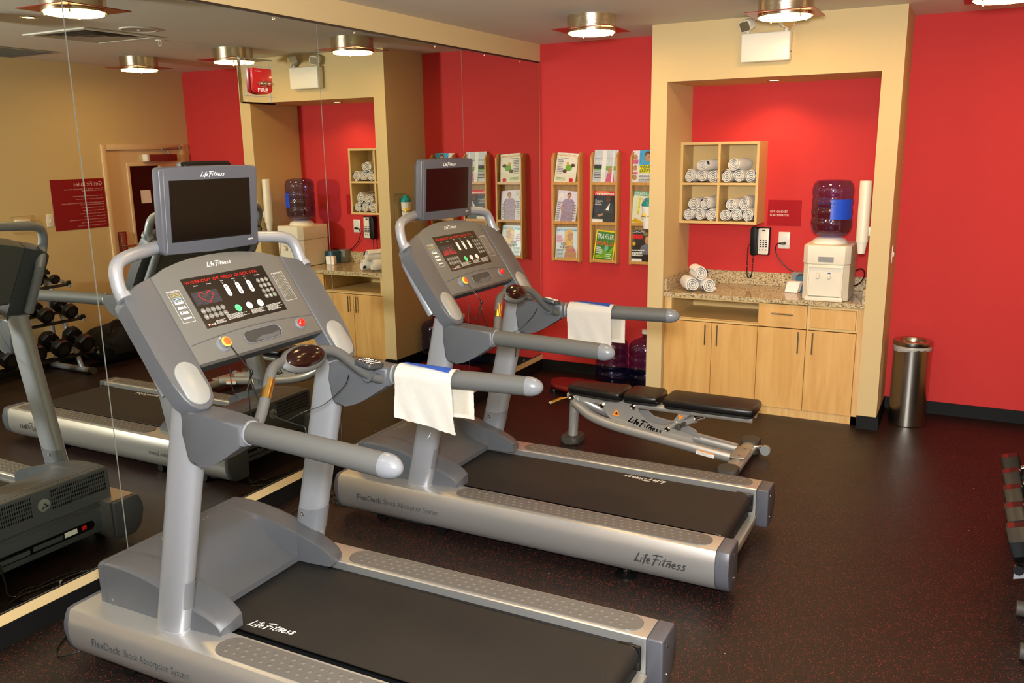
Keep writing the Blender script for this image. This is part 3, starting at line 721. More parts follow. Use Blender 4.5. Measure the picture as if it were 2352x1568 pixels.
    b.tube(smooth([(1.05, -.20, 1.19), (1.06, -.205, 1.12), (1.07, -.195, 1.085), (1.085, -.175, 1.09), (1.095, -.155, 1.14)]), .0017, 8)
    b.ell((1.10, -.150, 1.166), (.006, .006, .011), 6, 10)
    part('safety_cord', b, 'cord', con)
    b = MB(); b.tube([(1.097, -.149, 1.142), (1.099, -.147, 1.125)], .0042, 8); part('cord_clamp', b, 'chrome', con)
    # pulse handle
    pp = smooth([(1.285, -.355, 1.035), (1.268, -.30, 1.062), (1.25, -.255, 1.105), (1.222, -.192, 1.172), (1.205, -.15, 1.195), (1.192, -.09, 1.20), (1.188, 0, 1.20), (1.192, .09, 1.20), (1.205, .15, 1.190), (1.222, .192, 1.165), (1.25, .255, 1.10), (1.268, .30, 1.062), (1.285, .355, 1.035)], 5)
    b = MB(); b.tube(pp, .0185, 20); ph = part('pulse_handle', b, 'grip', t)
    for s in (1,):
        b = MB(); q = [Vector((x, s*y, z)) for x, y, z in ((1.2465, -.248, 1.113), (1.236, -.222, 1.140), (1.226, -.198, 1.165))]; b.tube(q, .0193, 20); part('pulse_contact', b, 'goldgrip', ph)
    # oval pod: shell plus dark cover tilted to the runner
    pod = Matrix.Translation((1.205, .0, 1.192)) @ Matrix.Rotation(R(48), 4, 'Y')
    b = MB(); b.T = pod; b.ell((0, 0, 0), (.055, .115, .030), 12, 32); part('pod_shell', b, 'grip', ph)
    b = MB(); b.T = pod; b.ell((0, 0, .012), (.045, .098, .026), 12, 32); part('pod_cover', b, 'ovalglass', ph)
    # tubular arch carrying the screen
    arch = smooth([(1.02, -.44, 1.17), (.965, -.44, 1.26), (.90, -.44, 1.37), (.862, -.438, 1.44), (.838, -.436, 1.49), (.825, -.430, 1.532), (.812, -.408, 1.563), (.795, -.352, 1.578), (.765, -.26, 1.585), (.742, -.17, 1.592), (.735, -.08, 1.60), (.735, .08, 1.60), (.742, .17, 1.592), (.765, .26, 1.585), (.795, .352, 1.578), (.812, .408, 1.563), (.825, .430, 1.532), (.838, .436, 1.49), (.862, .438, 1.44), (.90, .44, 1.37), (.965, .44, 1.26), (1.02, .44, 1.17)], 4)
    for k, p in enumerate(arch):
        if p.z < 1.47:
            q_ = min(1, (1.47-p.z)/.06); arch[k] = p-CN*.062*q_; arch[k].y *= 1-.10*q_
    b = MB(); b.tube(arch, .0225, 20); part('screen_arch', b, 'silver', t)
    b = MB()
    for s in (-1, 1):
        b.tube([CP(s*.437, .032, -.012), CP(s*.437, .012, -.014)], .0255, 20)
    part('arch_collar', b, 'silver', t)
    # screen
    tilt = .07
    SM = Matrix.Translation((.828, -.002, 1.712)) @ Matrix.Rotation(-.10, 4, 'Z') @ Matrix.Rotation(tilt, 4, 'Y')
    SU = (SM.to_3x3() @ Vector((0, 1, 0))); SV = (SM.to_3x3() @ Vector((0, 0, 1))); SO = SM.translation.copy(); SN = SU.cross(SV)
    Wd, Hd = .424, .299
    o = []
    for k in range(13):
        u = -Wd/2+.012+(Wd-.024)*k/12; o.append((u, Hd/2+.0035*math.cos(u/(Wd/2)*1.57)))
    P_ = [(-Wd/2, Hd/2-.012), (-Wd/2+.003, Hd/2-.003)]+o+[(Wd/2-.003, Hd/2-.003), (Wd/2, Hd/2-.012), (Wd/2-.003, -Hd/2+.012), (Wd/2-.012, -Hd/2+.001), (0, -Hd/2-.003), (-Wd/2+.013, -Hd/2+.001), (-Wd/2+.003, -Hd/2+.012)]
    b = MB(); b.plate(P_[::-1], (SO, SU, SV), .034, .005, 3); mon = part('monitor', b, 'gbez', t)
    b = MB(); b.plate([(a*.93, c*.90) for a, c in P_[::-1]], (SO-SN*.034, SU, SV), .022, .003, 2)
    b.plate(rrect(.16, .12, .01, 4, 0, -.03), (SO-SN*.05, SU, SV), .03, .003, 2); part('monitor_back', b, 'gdark', mon)
    b = MB(); b.plate([(-.174, -.107), (.174, -.107), (.174, .107), (-.174, .107)], (SO+SN*.0006, SU, SV), .001); bz = part('screen_surround', b, 'black', mon)
    b = MB(); b.plate([(-.1695, -.1025), (.1695, -.1025), (.1695, .1025), (-.1695, .1025)], (SO+SN*.0012, SU, SV), .001); part('screen_glass', b, 'screen', mon)
    b = MB(); logo(b, SO+SU*-.045+SV*.1175, SU, SV, .105, .0165, .0012, .085); text(b, 'HDTV', SO+SU*.158+SV*-.126, SU, SV, .024, .006, align='l', lift=.0012, bold=.02); part('monitor_print', b, 'white', mon)
    b = MB(); b.plate([(a, c) for a, c in ((-Wd/2+.018, -Hd/2+.008), (-Wd/2+.0195, -Hd/2+.008), (-Wd/2+.0195, Hd/2-.004), (-Wd/2+.018, Hd/2-.004))], (SO+SN*.0005, SU, SV), .001); part('bezel_groove', b, 'ellip', mon)
    # channel remote on the far side of the pulse handle
    RM = Matrix.Translation((1.275, .285, 1.115)) @ Matrix.Rotation(R(8), 4, 'Z') @ Matrix.Rotation(R(14), 4, 'Y') @ Matrix.Rotation(R(-10), 4, 'X')
    b = MB(); b.T = RM; b.prism(rrect(.080, .120, .014, 4), 'z', -.010, .010, .005, 3); rm = part('remote', b, 'gdark', t)
    b = MB(); b.T = RM; b.prism(rrect(.066, .098, .008, 4), 'z', .0102, .0108); rp_ = part('remote_face', b, 'black', rm)
    b = MB(); b.T = RM
    for i in range(4):
        for j in range(6): b.ell((-.024+i*.016, -.040+j*.016, .0108), (.0044, .0036, .0016), 4, 8)
    part('remote_keys', b, 'white', rm)
    b = MB(); b.tube([(1.272, .285, 1.10), (1.270, .295, 1.075)], .014, 12); b.lathe([(.0235, -.012), (.0235, .012)], (1.264, .292, 1.066), 16, 'y'); part('remote_clamp', b, 'gmid', rm)
    # cord from the remote behind the upright
    b = MB(); b.tube(smooth([(1.22, .23, 1.08), (1.17, .26, 1.02), (1.10, .22, .95), (1.05, .16, .93), (1.0, .12, .90)]), .0018, 6); part('remote_cord', b, 'cord', t)
    return t, belt, dsp, DO

OT = Vector((0, 2.262, 0)); O2 = Vector((.038, 3.8146, 0))
tm1, belt1, dsp1, DO = make_treadmill('grey treadmill nearest the camera with a blank screen above its console')
def kid(o, n): return [c for c in o.children if c.name.split('.')[0] == n]
tm2 = copy_tree(tm1); tm2['label'] = 'grey treadmill standing farther back, beside the weight bench'
tm1.location = OT; tm1.rotation_euler = (0, 0, .0121); tm2.location = O2; tm2.rotation_euler = (0, 0, -.0039)
for r_ in (tm1, tm2): r_['group'] = 'treadmills facing the mirror'
belt2 = kid(tm2, 'running_belt')[0]; dsp2 = kid(kid(tm2, 'console')[0], 'display_panel')[0]
b = MB(); logo(b, (1.045, -.222, .2245), (.97, .10, 0), (-.10, .97, 0), .20, .036, .0008, .09); part('belt_logo', b, 'white', belt1)
b = MB(); logo(b, (1.955, .238, .2245), (-1, 0, 0), (0, -1, 0), .23, .036, .0008, .09); part('belt_logo', b, 'white', belt2)
heart = ["...xx...xx..", "..x..x.x..x.", "..x...x...x.", "..x.......x.", "...x.....x..", "....x...x...", ".....x.x....", "......x....."]
b = MB()
for j, row in enumerate(heart):
    for i, ch in enumerate(row):
        if ch == 'x': disc(b, DO, CU, CV, -.180+i*.0075, -.0631-j*.0062, .0027, .0025, .0009, 8)
part('lit_dots', b, 'led', dsp1)
b = MB(); rnd = random.Random(4)
for i in range(16):
    for j in range([2, 4, 1, 3, 6, 2, 5, 1, 4, 7, 3, 2, 5, 1, 3, 2][i]): disc(b, DO, CU, CV, -.192+i*.0075, -.1065+j*.0062, .0027, .0025, .0009, 8)
part('lit_dots', b, 'led', dsp2)
# ------------------------------------------------------------------ ceiling lamps
def make_lamp():
    t = thing('ceiling_lamp', 'x', 'ceiling lamp')
    b = MB(); b.lathe([(.157, 0), (.157, -.105), (.153, -.105), (.153, -.01)], (0, 0, 0), 48, close=False); b.lathe([(.157, 0), (.0, -.001)], (0, 0, 0), 48, close=False); part('drum', b, 'nickel', t)
    b = MB(); h = .195; zz = -.088
    out = rrect(2*h, 2*h, .004, 2); inn = [(.146*math.cos(math.atan2(y, x)), .146*math.sin(math.atan2(y, x))) for x, y in out]
    A = [b._v((x, y, zz)) for x, y in out]; n = 48
    ring_o = []; ring_i = []
    for k in range(n):
        a = 2*math.pi*k/n; ca, sa = math.cos(a), math.sin(a); q = h/max(abs(ca), abs(sa)); ring_o.append((q*ca, q*sa)); ring_i.append((.146*ca, .146*sa))
    b.bm.clear()
    for z0, z1 in ((zz, zz-.004),):
        O0 = [b._v((x, y, z0)) for x, y in ring_o]; I0 = [b._v((x, y, z0)) for x, y in ring_i]
        O1_ = [b._v((x, y, z1)) for x, y in ring_o]; I1 = [b._v((x, y, z1)) for x, y in ring_i]
        for k in range(n):
            k2 = (k+1) % n
            b.bm.faces.new([O0[k], O0[k2], I0[k2], I0[k]]); b.bm.faces.new([O1_[k], I1[k], I1[k2], O1_[k2]])
            b.bm.faces.new([O0[k], O1_[k], O1_[k2], O0[k2]]); b.bm.faces.new([I0[k], I0[k2], I1[k2], I1[k]])
    part('square_plate', b, 'redplate', t)
    b = MB(); b.lathe([(.140, -.094), (.144, -.106), (.144, -.112), (.139, -.1145)], (0, 0, 0), 40); part('glass_disc', b, 'lampglass', t)
    b = MB()
    for k in range(4):
        a = R(45+90*k); b.tube([(.145*math.cos(a), .145*math.sin(a), -.094), (.145*math.cos(a), .145*math.sin(a), -.120)], .006, 8)
    part('glass_clip', b, 'nickel', t)
    return t
lamp0 = make_lamp(); first = True
LL = {(0, 0): 'round nickel ceiling lamp with red plate, nearest the magazine racks', (1, 0): 'round nickel ceiling lamp with red plate in front of the emergency light', (2, 0): 'round nickel ceiling lamp with red plate at the top right corner, near the door',
      (0, 1): 'round nickel ceiling lamp over the treadmills, largest in the mirror at the top left', (1, 1): 'ceiling lamp out of view over the middle of the room', (2, 1): 'ceiling lamp out of view before the dumbbell racks',
      (0, 2): 'ceiling lamp out of view over the left front corner', (1, 2): 'ceiling lamp out of view near the camera, middle', (2, 2): 'ceiling lamp out of view near the camera, right'}
for j, y in enumerate((5.45, 3.14, .8)):
    for i, x in enumerate((.970, 2.19, 3.31)):
        o = lamp0 if first else dup(lamp0, (0, 0, 0)); first = False
        o.location = (x, y, H); o['label'] = LL[(i, j)]; o['group'] = 'round ceiling lamps with square plates'
# ------------------------------------------------------------------ alcove: cabinets, counter, cubby
cab = thing('base_cabinet', 'maple base cabinet with drawers and four doors built into the alcove', 'cabinet', ((N1+N2)/2, 6.40, 0))
co_ = cab.location.copy(); CF = 6.150; e = .002
def cb(): return MB(co_)
b = cb()
b.box(N1+e, N2-e, CF+.022, YN-e, .0, .822)
carc = None
b = cb(); b.box(N1+e, 1.335, CF+.004, YN-e, 0, .822).box(1.969, 1.975, CF+.004, YN-.02, .06, .822).box(2.305, 2.318, CF+.004, YN-.02, .06, .822).box(2.632, N2-e, CF+.004, YN-e, 0, .822)
b.box(1.335, N2-.045, YN-.02, YN-.004, 0, .822).box(1.335, 2.632, CF+.03, YN-.02, .045, .065)
b.box(1.335, 1.969, CF+.004, YN-.02, .648, .664).box(1.335, 1.969, CF+.004, YN-.02, .810, .822)
part('carcass', b, 'mapled', cab)
b = cb(); b.box(1.3355, 1.9685, CF+.02, YN-.021, .6645, .667).box(1.3355, 1.3375, CF+.02, YN-.021, .667, .8095).box(1.9665, 1.9685, CF+.02, YN-.021, .667, .8095).box(1.3375, 1.9665, YN-.024, YN-.021, .667, .8095); part('open_shelf_lining', b, 'cubby', cab)
b = cb(); b.box(N1+.01, N2-e, CF+.004, CF+.02, 0, .0585); part('toe_board', b, 'mapled', cab)
def panel(nm, x0, x1, z0, z1, m='maple', y0=CF-.014): 
    b = cb(); b.box(x0+.0015, x1-.0015, y0, CF+.003, z0+.0015, z1-.0015, .0015, 1); return part(nm, b, m, cab)
def pull(par, p0, p1):
    b = cb(); p0, p1 = Vector(p0), Vector(p1); d = (p1-p0).normalized(); y = CF-.038
    b.tube([Vector((p0.x, y, p0.z)), Vector((p1.x, y, p1.z))], .0055, 12)
    for q in (p0+d*.02, p1-d*.02): b.tube([Vector((q.x, y, q.z)), Vector((q.x, CF-.013, q.z))], .0035, 8)
    part('bar_pull', b, 'steel', par)
for x0, x1, hx in ((1.300, 1.643, 1.600), (1.643, 1.973, 1.688), (1.973, 2.306, 2.258), (2.306, 2.632, 2.354)):
    d = panel('door', x0, x1, .062, .646); pull(d, (hx, 0, .482), (hx, 0, .634))
d = panel('drawer', 1.973, 2.306, .650, .818); pull(d, (2.068, 0, .752), (2.216, 0, .752))
d = panel('drawer', 2.326, 2.624, .666, .802)
b = cb(); b.box(2.308, 2.326, CF-.006, CF+.003, .650, .818).box(2.624, 2.634, CF-.006, CF+.003, .650, .818).box(2.326, 2.624, CF-.006, CF+.003, .802, .818).box(2.326, 2.624, CF-.006, CF+.003, .650, .666); part('drawer_frame', b, 'cubby', cab)
b = cb(); b.box(1.300, 1.335, CF-.010, CF+.003, .650, .822).box(1.335, 1.973, CF-.010, CF+.003, .812, .822).box(1.335, 1.973, CF-.010, CF+.003, .650, .664); part('opening_frame', b, 'cubby', cab)
ct = thing('countertop', 'polished speckled granite countertop on the maple cabinets', 'countertop', ((N1+N2)/2, 6.40, .823))
o_ = ct.location.copy(); CT = .853
b = MB(o_); b.box(N1+.0005, N2-.0005, CF-.024, YN-.001, .823, CT, .002, 1); part('slab', b, 'granite', ct)
b = MB(o_); b.box(N1+.0005, N2-.0005, CF-.0262, CF-.0245, .8235, CT-.0015); part('front_edge', b, 'graniteb', ct)
b = MB(o_); b.box(N1+.0005, N2-.0005, YN-.021, YN-.001, CT+.0005, .955, .002, 1); part('backsplash', b, 'graniteb', ct)
b = MB(o_); b.box(N1+.0005, N1+.020, CF-.02, YN-.022, CT+.0005, .955, .002, 1); part('side_splash', b, 'graniteb', ct)
b = MB(o_); b.box(N2-.020, N2-.0005, CF-.02, YN-.022, CT+.0005, .955, .002, 1); part('side_splash', b, 'graniteb', ct)
# cubby
SX0, SX1, SZ0, SZ1, SY = 1.279, 1.862, 1.338, 1.936, 6.452
cu_ = thing('wall_shelf', 'beech four-compartment wall shelf full of rolled towels', 'shelf', ((SX0+SX1)/2, YN, SZ0)); o_ = cu_.location.copy()
th = .019; mx_ = 1.571; mz = 1.632
b = MB(o_); b.box(SX0, SX1, SY, YN-.001, SZ0, SZ0+th).box(SX0, SX1, SY, YN-.001, SZ1-th, SZ1).box(SX0, SX0+th, SY, YN-.001, SZ0+th, SZ1-th).box(SX1-th, SX1, SY, YN-.001, SZ0+th, SZ1-th); part('frame', b, 'cubby', cu_)
b = MB(o_); b.box(SX0+th, SX1-th, YN-.010, YN-.001, SZ0+th, SZ1-th); part('back_panel', b, 'cubby', cu_)
b = MB(o_); b.box(SX0+th, SX1-th, SY, YN-.0105, mz-.0085, mz+.0085); part('shelf_board', b, 'cubby', cu_)
for z0, z1 in ((SZ0+th, mz-.009), (mz+.009, SZ1-th)):
    b = MB(o_); b.box(mx_-.0085, mx_+.0085, SY, YN-.0105, z0, z1); part('divider', b, 'cubby', cu_)
# rolled towels
def rolled_towel(r, L, seed, m='towel'):
    """roll along +y from its front end at the origin; spiral end"""
    rnd = random.Random(seed); b = MB(); n = 96; turns = 3.15; prof = []
    t = r*.235
    def rad(k): return r*(.12+.88*k)
    for i in range(n+1):
        k = i/n; a = turns*2*math.pi*k+rnd.uniform(0, .01); prof.append((a, rad(k)))
    ny = 9
    wob = [rnd.uniform(-.004, .004) for _ in range(40)]
    def pt(i, j, off):
        a, q = prof[i]; f = j/(ny-1); y = f*L+(.006*math.sin(a*1.0+seed)*(1 if j in (0, ny-1) else 0))
        q = q+off; q *= 1+.03*math.sin(2*a+seed)+.02*math.sin(f*9+a)
        if j in (0, ny-1): q = q-(.25*t if off > 0 else -.25*t)
        return (q*math.cos(a+seed), y, q*math.sin(a+seed))
    A = b.grid(lambda i, j: pt(i, j, t*.5), n+1, ny); B = b.grid(lambda i, j: pt(i, j, -t*.45), n+1, ny)
    for i in range(n):
        for j in (0, ny-1):
            try: b.bm.faces.new([A[i][j], A[i+1][j], B[i+1][j], B[i][j]])
            except ValueError: pass
    for i in (0, n):
        for j in range(ny-1): b.bm.faces.new([A[i][j], A[i][j+1], B[i][j+1], B[i][j]])
    return b
tl = []
def place_towel(x, y, z, r, L, seed, rz, label, group, tagang=None, tagy=.01, squash=1.0):
    """x,y,z = front end centre"""
    t = thing('rolled_towel', label, 'towel', (x, y, z), rz, group)
    b = rolled_towel(r, L, seed)
    for v in b.bm.verts: v.co.z *= squash; v.co.x *= 2-squash
    part('towel_roll', b, 'towel', t, sharp=60)
    if tagang is not None:
        b = MB(); a = R(tagang); c, s_ = math.cos(a), math.sin(a); a_end = 3.15*2*math.pi; kk = (a_end-((a_end-(a-seed)) % (2*math.pi)))/a_end; q = r*(.12+.88*kk)+r*.235*.55+.0005
        def g(i, j):
            aa = a+(i-1)*.26; qq = q+.0004
            return (qq*math.cos(aa)*(2-squash), tagy-.008+[0, .010, .026][j], qq*math.sin(aa)*squash)
        V = b.grid(g, 3, 3)
        r2_ = bmesh.ops.extrude_face_region(b.bm, geom=b.bm.faces[:])
        for v in r2_['geom']:
            if isinstance(v, bmesh.types.BMVert): v.co += Vector((c, 0, s_))*.0025
        part('care_label', b, 'navy', t)
    return t
RT = .0462
fl_u = mz+.0085; fl_l = SZ0+th
def cell(x0, flr, rows, nm, seed0, ys=SY+.02):
    for i, (dx, dz, r, tg, rz, sq, dy, lab) in enumerate(rows):
        place_towel(x0+dx, ys+dy, flr+dz, r, .215, seed0+i*1.7, rz, lab, 'rolled towels in the wall shelf', tg, 0.0, sq)
L0 = SX0+th
cell(L0, fl_u, [(.046, .0490, .0435, 290, -.10, 1.06, 0, 'rolled white towel, lower left in the upper left compartment'), (.137, .0470, .0425, 250, -.06, 1.0, .01, 'rolled white towel, lower middle in the upper left compartment'), (.2235, .0475, .043, None, -.02, 1.06, .01, 'rolled white towel, lower right in the upper left compartment'), (.138, .130, .045, 20, -.30, .92, .0, 'rolled white towel alone on top in the upper left compartment, long blue label')], 'ul', 1)
cell(mx_+.0085, fl_u, [(.0445, .0475, .0430, 135, -.05, 1.05, 0, 'rolled white towel, lower left in the upper right compartment'), (.1335, .0465, .0425, 95, -.03, 1.02, .005, 'rolled white towel, lower middle in the upper right compartment'), (.2205, .050, .0425, 20, -.03, 1.1, .005, 'rolled white towel, lower right in the upper right compartment'), (.092, .134, .0475, 265, -.22, 1.0, 0, 'rolled white towel alone on top in the upper right compartment')], 'ur', 7)
cell(L0, fl_l, [(.044, .0475, .0425, 225, -.04, 1.04, 0, 'rolled white towel, lower left in the lower left compartment'), (.133, .047, .0425, 245, -.03, 1.03, 0, 'rolled white towel, lower middle in the lower left compartment'), (.2225, .0475, .0425, 130, -.02, 1.05, 0, 'rolled white towel, lower right in the lower left compartment'), (.082, .128, .0445, 235, -.10, 1.02, .003, 'rolled white towel, upper left in the lower left compartment'), (.176, .128, .0440, 140, -.10, 1.0, .003, 'rolled white towel, upper right in the lower left compartment')], 'll', 13)
cell(mx_+.0085, fl_l, [(.044, .0465, .043, 40, -.04, 1.0, 0, 'rolled white towel, lower left in the lower right compartment'), (.131, .0465, .0425, 20, -.03, 1.0, 0, 'rolled white towel, lower middle in the lower right compartment'), (.2175, .049, .0425, 345, -.03, 1.1, 0, 'rolled white towel, lower right in the lower right compartment'), (.087, .126, .0445, 165, -.20, .98, .003, 'rolled white towel, upper left in the lower right compartment'), (.181, .130, .0445, 215, -.05, 1.1, .003, 'rolled white towel, upper right in the lower right compartment')], 'lr', 19)
for args in ((1.470, 6.215, CT+.054, .0495, .17, 3, .55, 'rolled white towel on the granite counter, left of the three', 'rolled towels on the counter', 270), (1.592, 6.225, CT+.054, .0495, .17, 5, .55, 'rolled white towel on the granite counter, right of the three', 'rolled towels on the counter', 200), (1.528, 6.215, CT+.137, .0495, .17, 8, .55, 'rolled white towel on top of the other two on the counter', 'rolled towels on the counter', 20)):
    place_towel(*args, 0.0, 1.0)
# phone
ph = thing('wall_telephone', 'black and white wall telephone hanging under the shelf', 'telephone', (1.845, YN, 1.09)); o_ = ph.location.copy()
b = MB(o_); b.box(1.776, 1.916, YN-.035, YN-.001, 1.088, 1.300, .008, 3); part('base', b, 'black', ph)
b = MB(o_); b.prism(rrect(.078, .198, .010, 4, 1.869, 1.193), 'y', YN-.041, YN-.0345, .002, 2); fpn = part('keypad_plate', b, 'whitepl', ph)
for i in range(3):
    for j in range(4):
        b = MB(o_); b.box(1.843+i*.021, 1.856+i*.021, YN-.0445, YN-.0405, 1.150+j*.0155, 1.158+j*.0155, .001, 1); part('key', b, 'blackmatte', fpn)
for i in range(3):
    b = MB(o_); b.box(1.842+i*.0235, 1.847+i*.0235, YN-.0435, YN-.0405, 1.125, 1.133); part('key', b, 'blackmatte', fpn)
b = MB(o_); b.box(1.857, 1.882, YN-.0425, YN-.0405, 1.270, 1.281); part('display_window', b, 'gdark', fpn)
b = MB(o_); b.prism([(1.800+.0, 1.086), (1.800, 1.30)] and rrect(.052, .222, .02, 5, 1.801, 1.195), 'y', YN-.062, YN-.030, .012, 3); part('handset', b, 'black', ph)
pts = smooth([(1.790, YN-.04, 1.092), (1.770, YN-.045, 1.115), (1.757, YN-.05, 1.14), (1.757, YN-.05, 1.13)], 3)
b = MB(o_); b.tube(smooth([(1.800, YN-.045, 1.090), (1.799, YN-.045, 1.072)], 2)+[], .002, 6)
hel = []
cpath = smooth([(1.757, YN-.045, 1.145), (1.756, YN-.045, 1.05), (1.757, YN-.045, .965), (1.764, YN-.045, .922), (1.777, YN-.045, .908), (1.790, YN-.045, .925), (1.797, YN-.045, .975), (1.800, YN-.045, 1.068)], 30)
for k, p in enumerate(cpath): a = k*1.35; hel.append(p+Vector((math.cos(a), math.sin(a), 0))*.0048)
b.tube(hel, .0022, 5); b.tube(smooth([(1.757, YN-.045, 1.145), (1.765, YN-.03, 1.165), (1.78, YN-.02, 1.17)], 3), .002, 6); part('coiled_cord', b, 'cord', ph)
# sign, outlet
b = MB(); b.box(1.885, 2.128, YN-.004, YN-.0005, 1.312, 1.504, .001, 1)
sg = solo('wall_sign', b, 'signred2', 'small dark red sign reading LIFT HANDSET FOR OPERATOR', 'sign')
b = MB(); text(b, 'LIFT HANDSET', (1.903, YN-.004, 1.409), (1, 0, 0), (0, 0, 1), .128, .0165, lift=.0008, bold=.01); text(b, 'FOR OPERATOR', (1.903, YN-.004, 1.383), (1, 0, 0), (0, 0, 1), .138, .0165, lift=.0008, bold=.01); part('sign_lettering', b, 'signtext', sg)
ou = thing('power_outlet', 'white wall outlet plate beside the telephone', 'outlet', (2.016, YN, 1.14)); o_ = ou.location.copy()
b = MB(o_); b.box(1.974, 2.058, YN-.006, YN-.0005, 1.141, 1.266, .002, 2); part('cover_plate', b, 'whitepl', ou)
b = MB(o_); b.prism(rrect(.034, .030, .012, 4, 2.016, 1.222), 'y', YN-.008, YN-.0055); b2_ = part('socket', b, 'white', ou)
b = MB(o_); b.prism(rrect(.034, .030, .012, 4, 2.016, 1.182), 'y', YN-.008, YN-.0055); part('socket', b, 'white', ou)
# water cooler
wc = thing('water_cooler', 'cream countertop water dispenser with two taps', 'water cooler', (2.402, 6.31, CT)); o_ = wc.location.copy()
cx = 2.402; w2 = .150; yf = 6.175; yb_ = 6.555; zt = 1.235
b = MB(o_)
P_ = [(cx-w2, yb_), (cx-w2, yf+.045), (cx-w2+.035, yf), (cx+w2-.035, yf), (cx+w2, yf+.045), (cx+w2, yb_)]
b.prism(P_, 'z', CT+.004, 1.103, 0)
for k in range(1): b.prism([(cx-w2-.004, yb_), (cx-w2-.004, yf+.04), (cx-w2+.03, yf-.006), (cx+w2-.03, yf-.006), (cx+w2+.004, yf+.04), (cx+w2+.004, yb_)], 'z', 1.1035, zt, .010, 3)
part('cabinet_body', b, 'cream', wc)
b = MB(o_); b.box(cx-.115, cx-.105, yf-.012, yf-.0005, .885, 1.09, .002).box(cx+.105, cx+.115, yf-.012, yf-.0005, .885, 1.09, .002).box(cx-.115, cx+.115, yf-.014, yf-.0005, 1.082, 1.094, .002); part('front_surround', b, 'cream', wc)
b = MB(o_); b.box(cx-.125, cx+.125, yf-.030, yf-.0005, CT+.001, .885, .006, 2); dt = part('drip_tray', b, 'cream', wc)
b = MB(o_); b.box(cx-.100, cx+.100, yf-.026, yf-.004, .8855, .888); part('drip_grid', b, 'ellip', dt)
for dx, m_ in ((-.045, 'whitepl'), (.028, 'labelblue')):
    b = MB(o_); b.lathe([(.010, 0), (.012, -.010), (.012, -.03)], (cx+dx, yf-.0, 1.03), 14, 'y').lathe([(.006, 0), (.011, .006), (.012, .030), (.009, .038)], (cx+dx, yf-.024, 1.008), 14); tp = part('tap', b, 'cream', wc)
    b = MB(o_); b.lathe([(.009, 0), (.009, .006)], (cx+dx, yf-.024, 1.046), 12); part('tap_lever', b, m_, tp, 'blue tap button' if m_ == 'labelblue' else None)
b = MB(o_); b.box(cx-.050, cx+.050, yf-.0085, yf-.0062, 1.122, 1.158); nl = part('nameplate', b, 'ellip', wc)
b = MB(o_); greek(b, (cx, yf-.0086, 1.14), (1, 0, 0), (0, 0, 1), -.042, .042, -.013, .013, 2, 5, .0006, .55); part('nameplate_print', b, 'greyprint', nl)
b = MB(o_); b.lathe([(.118, zt-.002), (.116, zt+.012), (.100, zt+.030), (.075, zt+.040), (.045, zt+.041)], (cx-.008, 6.365, 0), 40); part('bottle_collar', b, 'whitepl', wc)
cdl = MB(o_); cdl.tube(smooth([(cx+w2, 6.50, .92), (cx+w2+.035, 6.54, .935), (cx+w2+.062, 6.56, .985), (cx+w2+.055, 6.56, 1.025), (cx+w2+.03, 6.57, 1.035), (cx+w2, 6.56, 1.02)], 6), .0042, 8); part('cord_loop', cdl, 'cord', wc)
b = MB(o_); b.tube(smooth([(1.985, YN-.036, 1.182), (1.968, YN-.034, 1.172), (1.960, YN-.03, 1.13), (1.985, YN-.028, 1.07), (2.04, YN-.028, 1.01), (2.10, YN-.03, .970), (2.14, YN-.04, .965), (2.22, YN-.06, .975), (2.255, YN-.10, .985)], 6), .0042, 8); pcd = part('power_cord', b, 'cord', wc)
b = MB(o_); b.tube([(2.022, YN-.0085, 1.182), (2.020, YN-.028, 1.182), (2.000, YN-.036, 1.182), (1.982, YN-.036, 1.182)], [.012, .011, .008, .005], 12); part('plug', b, 'black', pcd)
# bottle (one outer shell with thickness)
def jug(t, c, r, zt_, up=True, fill=None, seed=0, neck_in=0.0):
    """profile from the closed end downwards (inverted) or upwards"""
    pr = [(0.0, 0), (.55, .0), (.80, .006), (.93, .025), (1.0, .06), (1.0, .095), (.97, .105), (.965, .125), (1.0, .135), (1.0, .165), (.965, .175), (.965, .195), (1.0, .205), (1.0, .235), (.965, .245), (.965, .265), (1.0, .275), (1.0, .305), (.95, .345), (.78, .372), (.45, .392), (.21, .404), (.20, .42), (.20, .455)]
    return pr
def jug_mesh(o_, c, r, z0, direction, h=1.0, th=.0025):
    pr = jug(None, None, None, None); b = MB(o_); outer = [(a*r, z0+direction*q*h) for a, q in pr]
    inner = [((a*r-th) if a*r > th else 0.0, z0+direction*(q*h+(th if q < .03 else 0))) for a, q in pr][::-1]
    prof = [(max(a, 1e-4), q) for a, q in outer]+[(max(a, 1e-4), q) for a, q in inner]
    b.lathe(prof, c, 40, 'z', close=False); return b
jb = thing('water_bottle', 'large blue tinted water bottle upside down on the cream cooler', 'water bottle', (cx-.008, 6.365, zt+.03)); o_ = jb.location.copy()
b = jug_mesh(o_, (cx-.008, 6.365, 0), .136, 1.668, -1, 1.0); part('bottle_shell', b, 'jugblue', jb)
b = MB(o_); b.lathe([(1e-4, 1.50), (.126, 1.50), (.1325, 1.498), (.128, 1.47), (.128, 1.40), (.132, 1.39), (.128, 1.35), (.10, 1.303), (.055, 1.282), (.020, 1.266), (1e-4, 1.266)], (cx-.008, 6.365, 0), 40, close=False); part('water', b, 'waterblue', jb)
b = MB(o_)
def lab(i, j):
    a = R(-86+i*(74/12)); q = .1375; return (cx-.008+q*math.cos(a), 6.365+q*math.sin(a), 1.405+j*.135)
b.grid(lab, 13, 2); lb = part('bottle_label', b, 'labelblue', jb)
b = MB(o_)
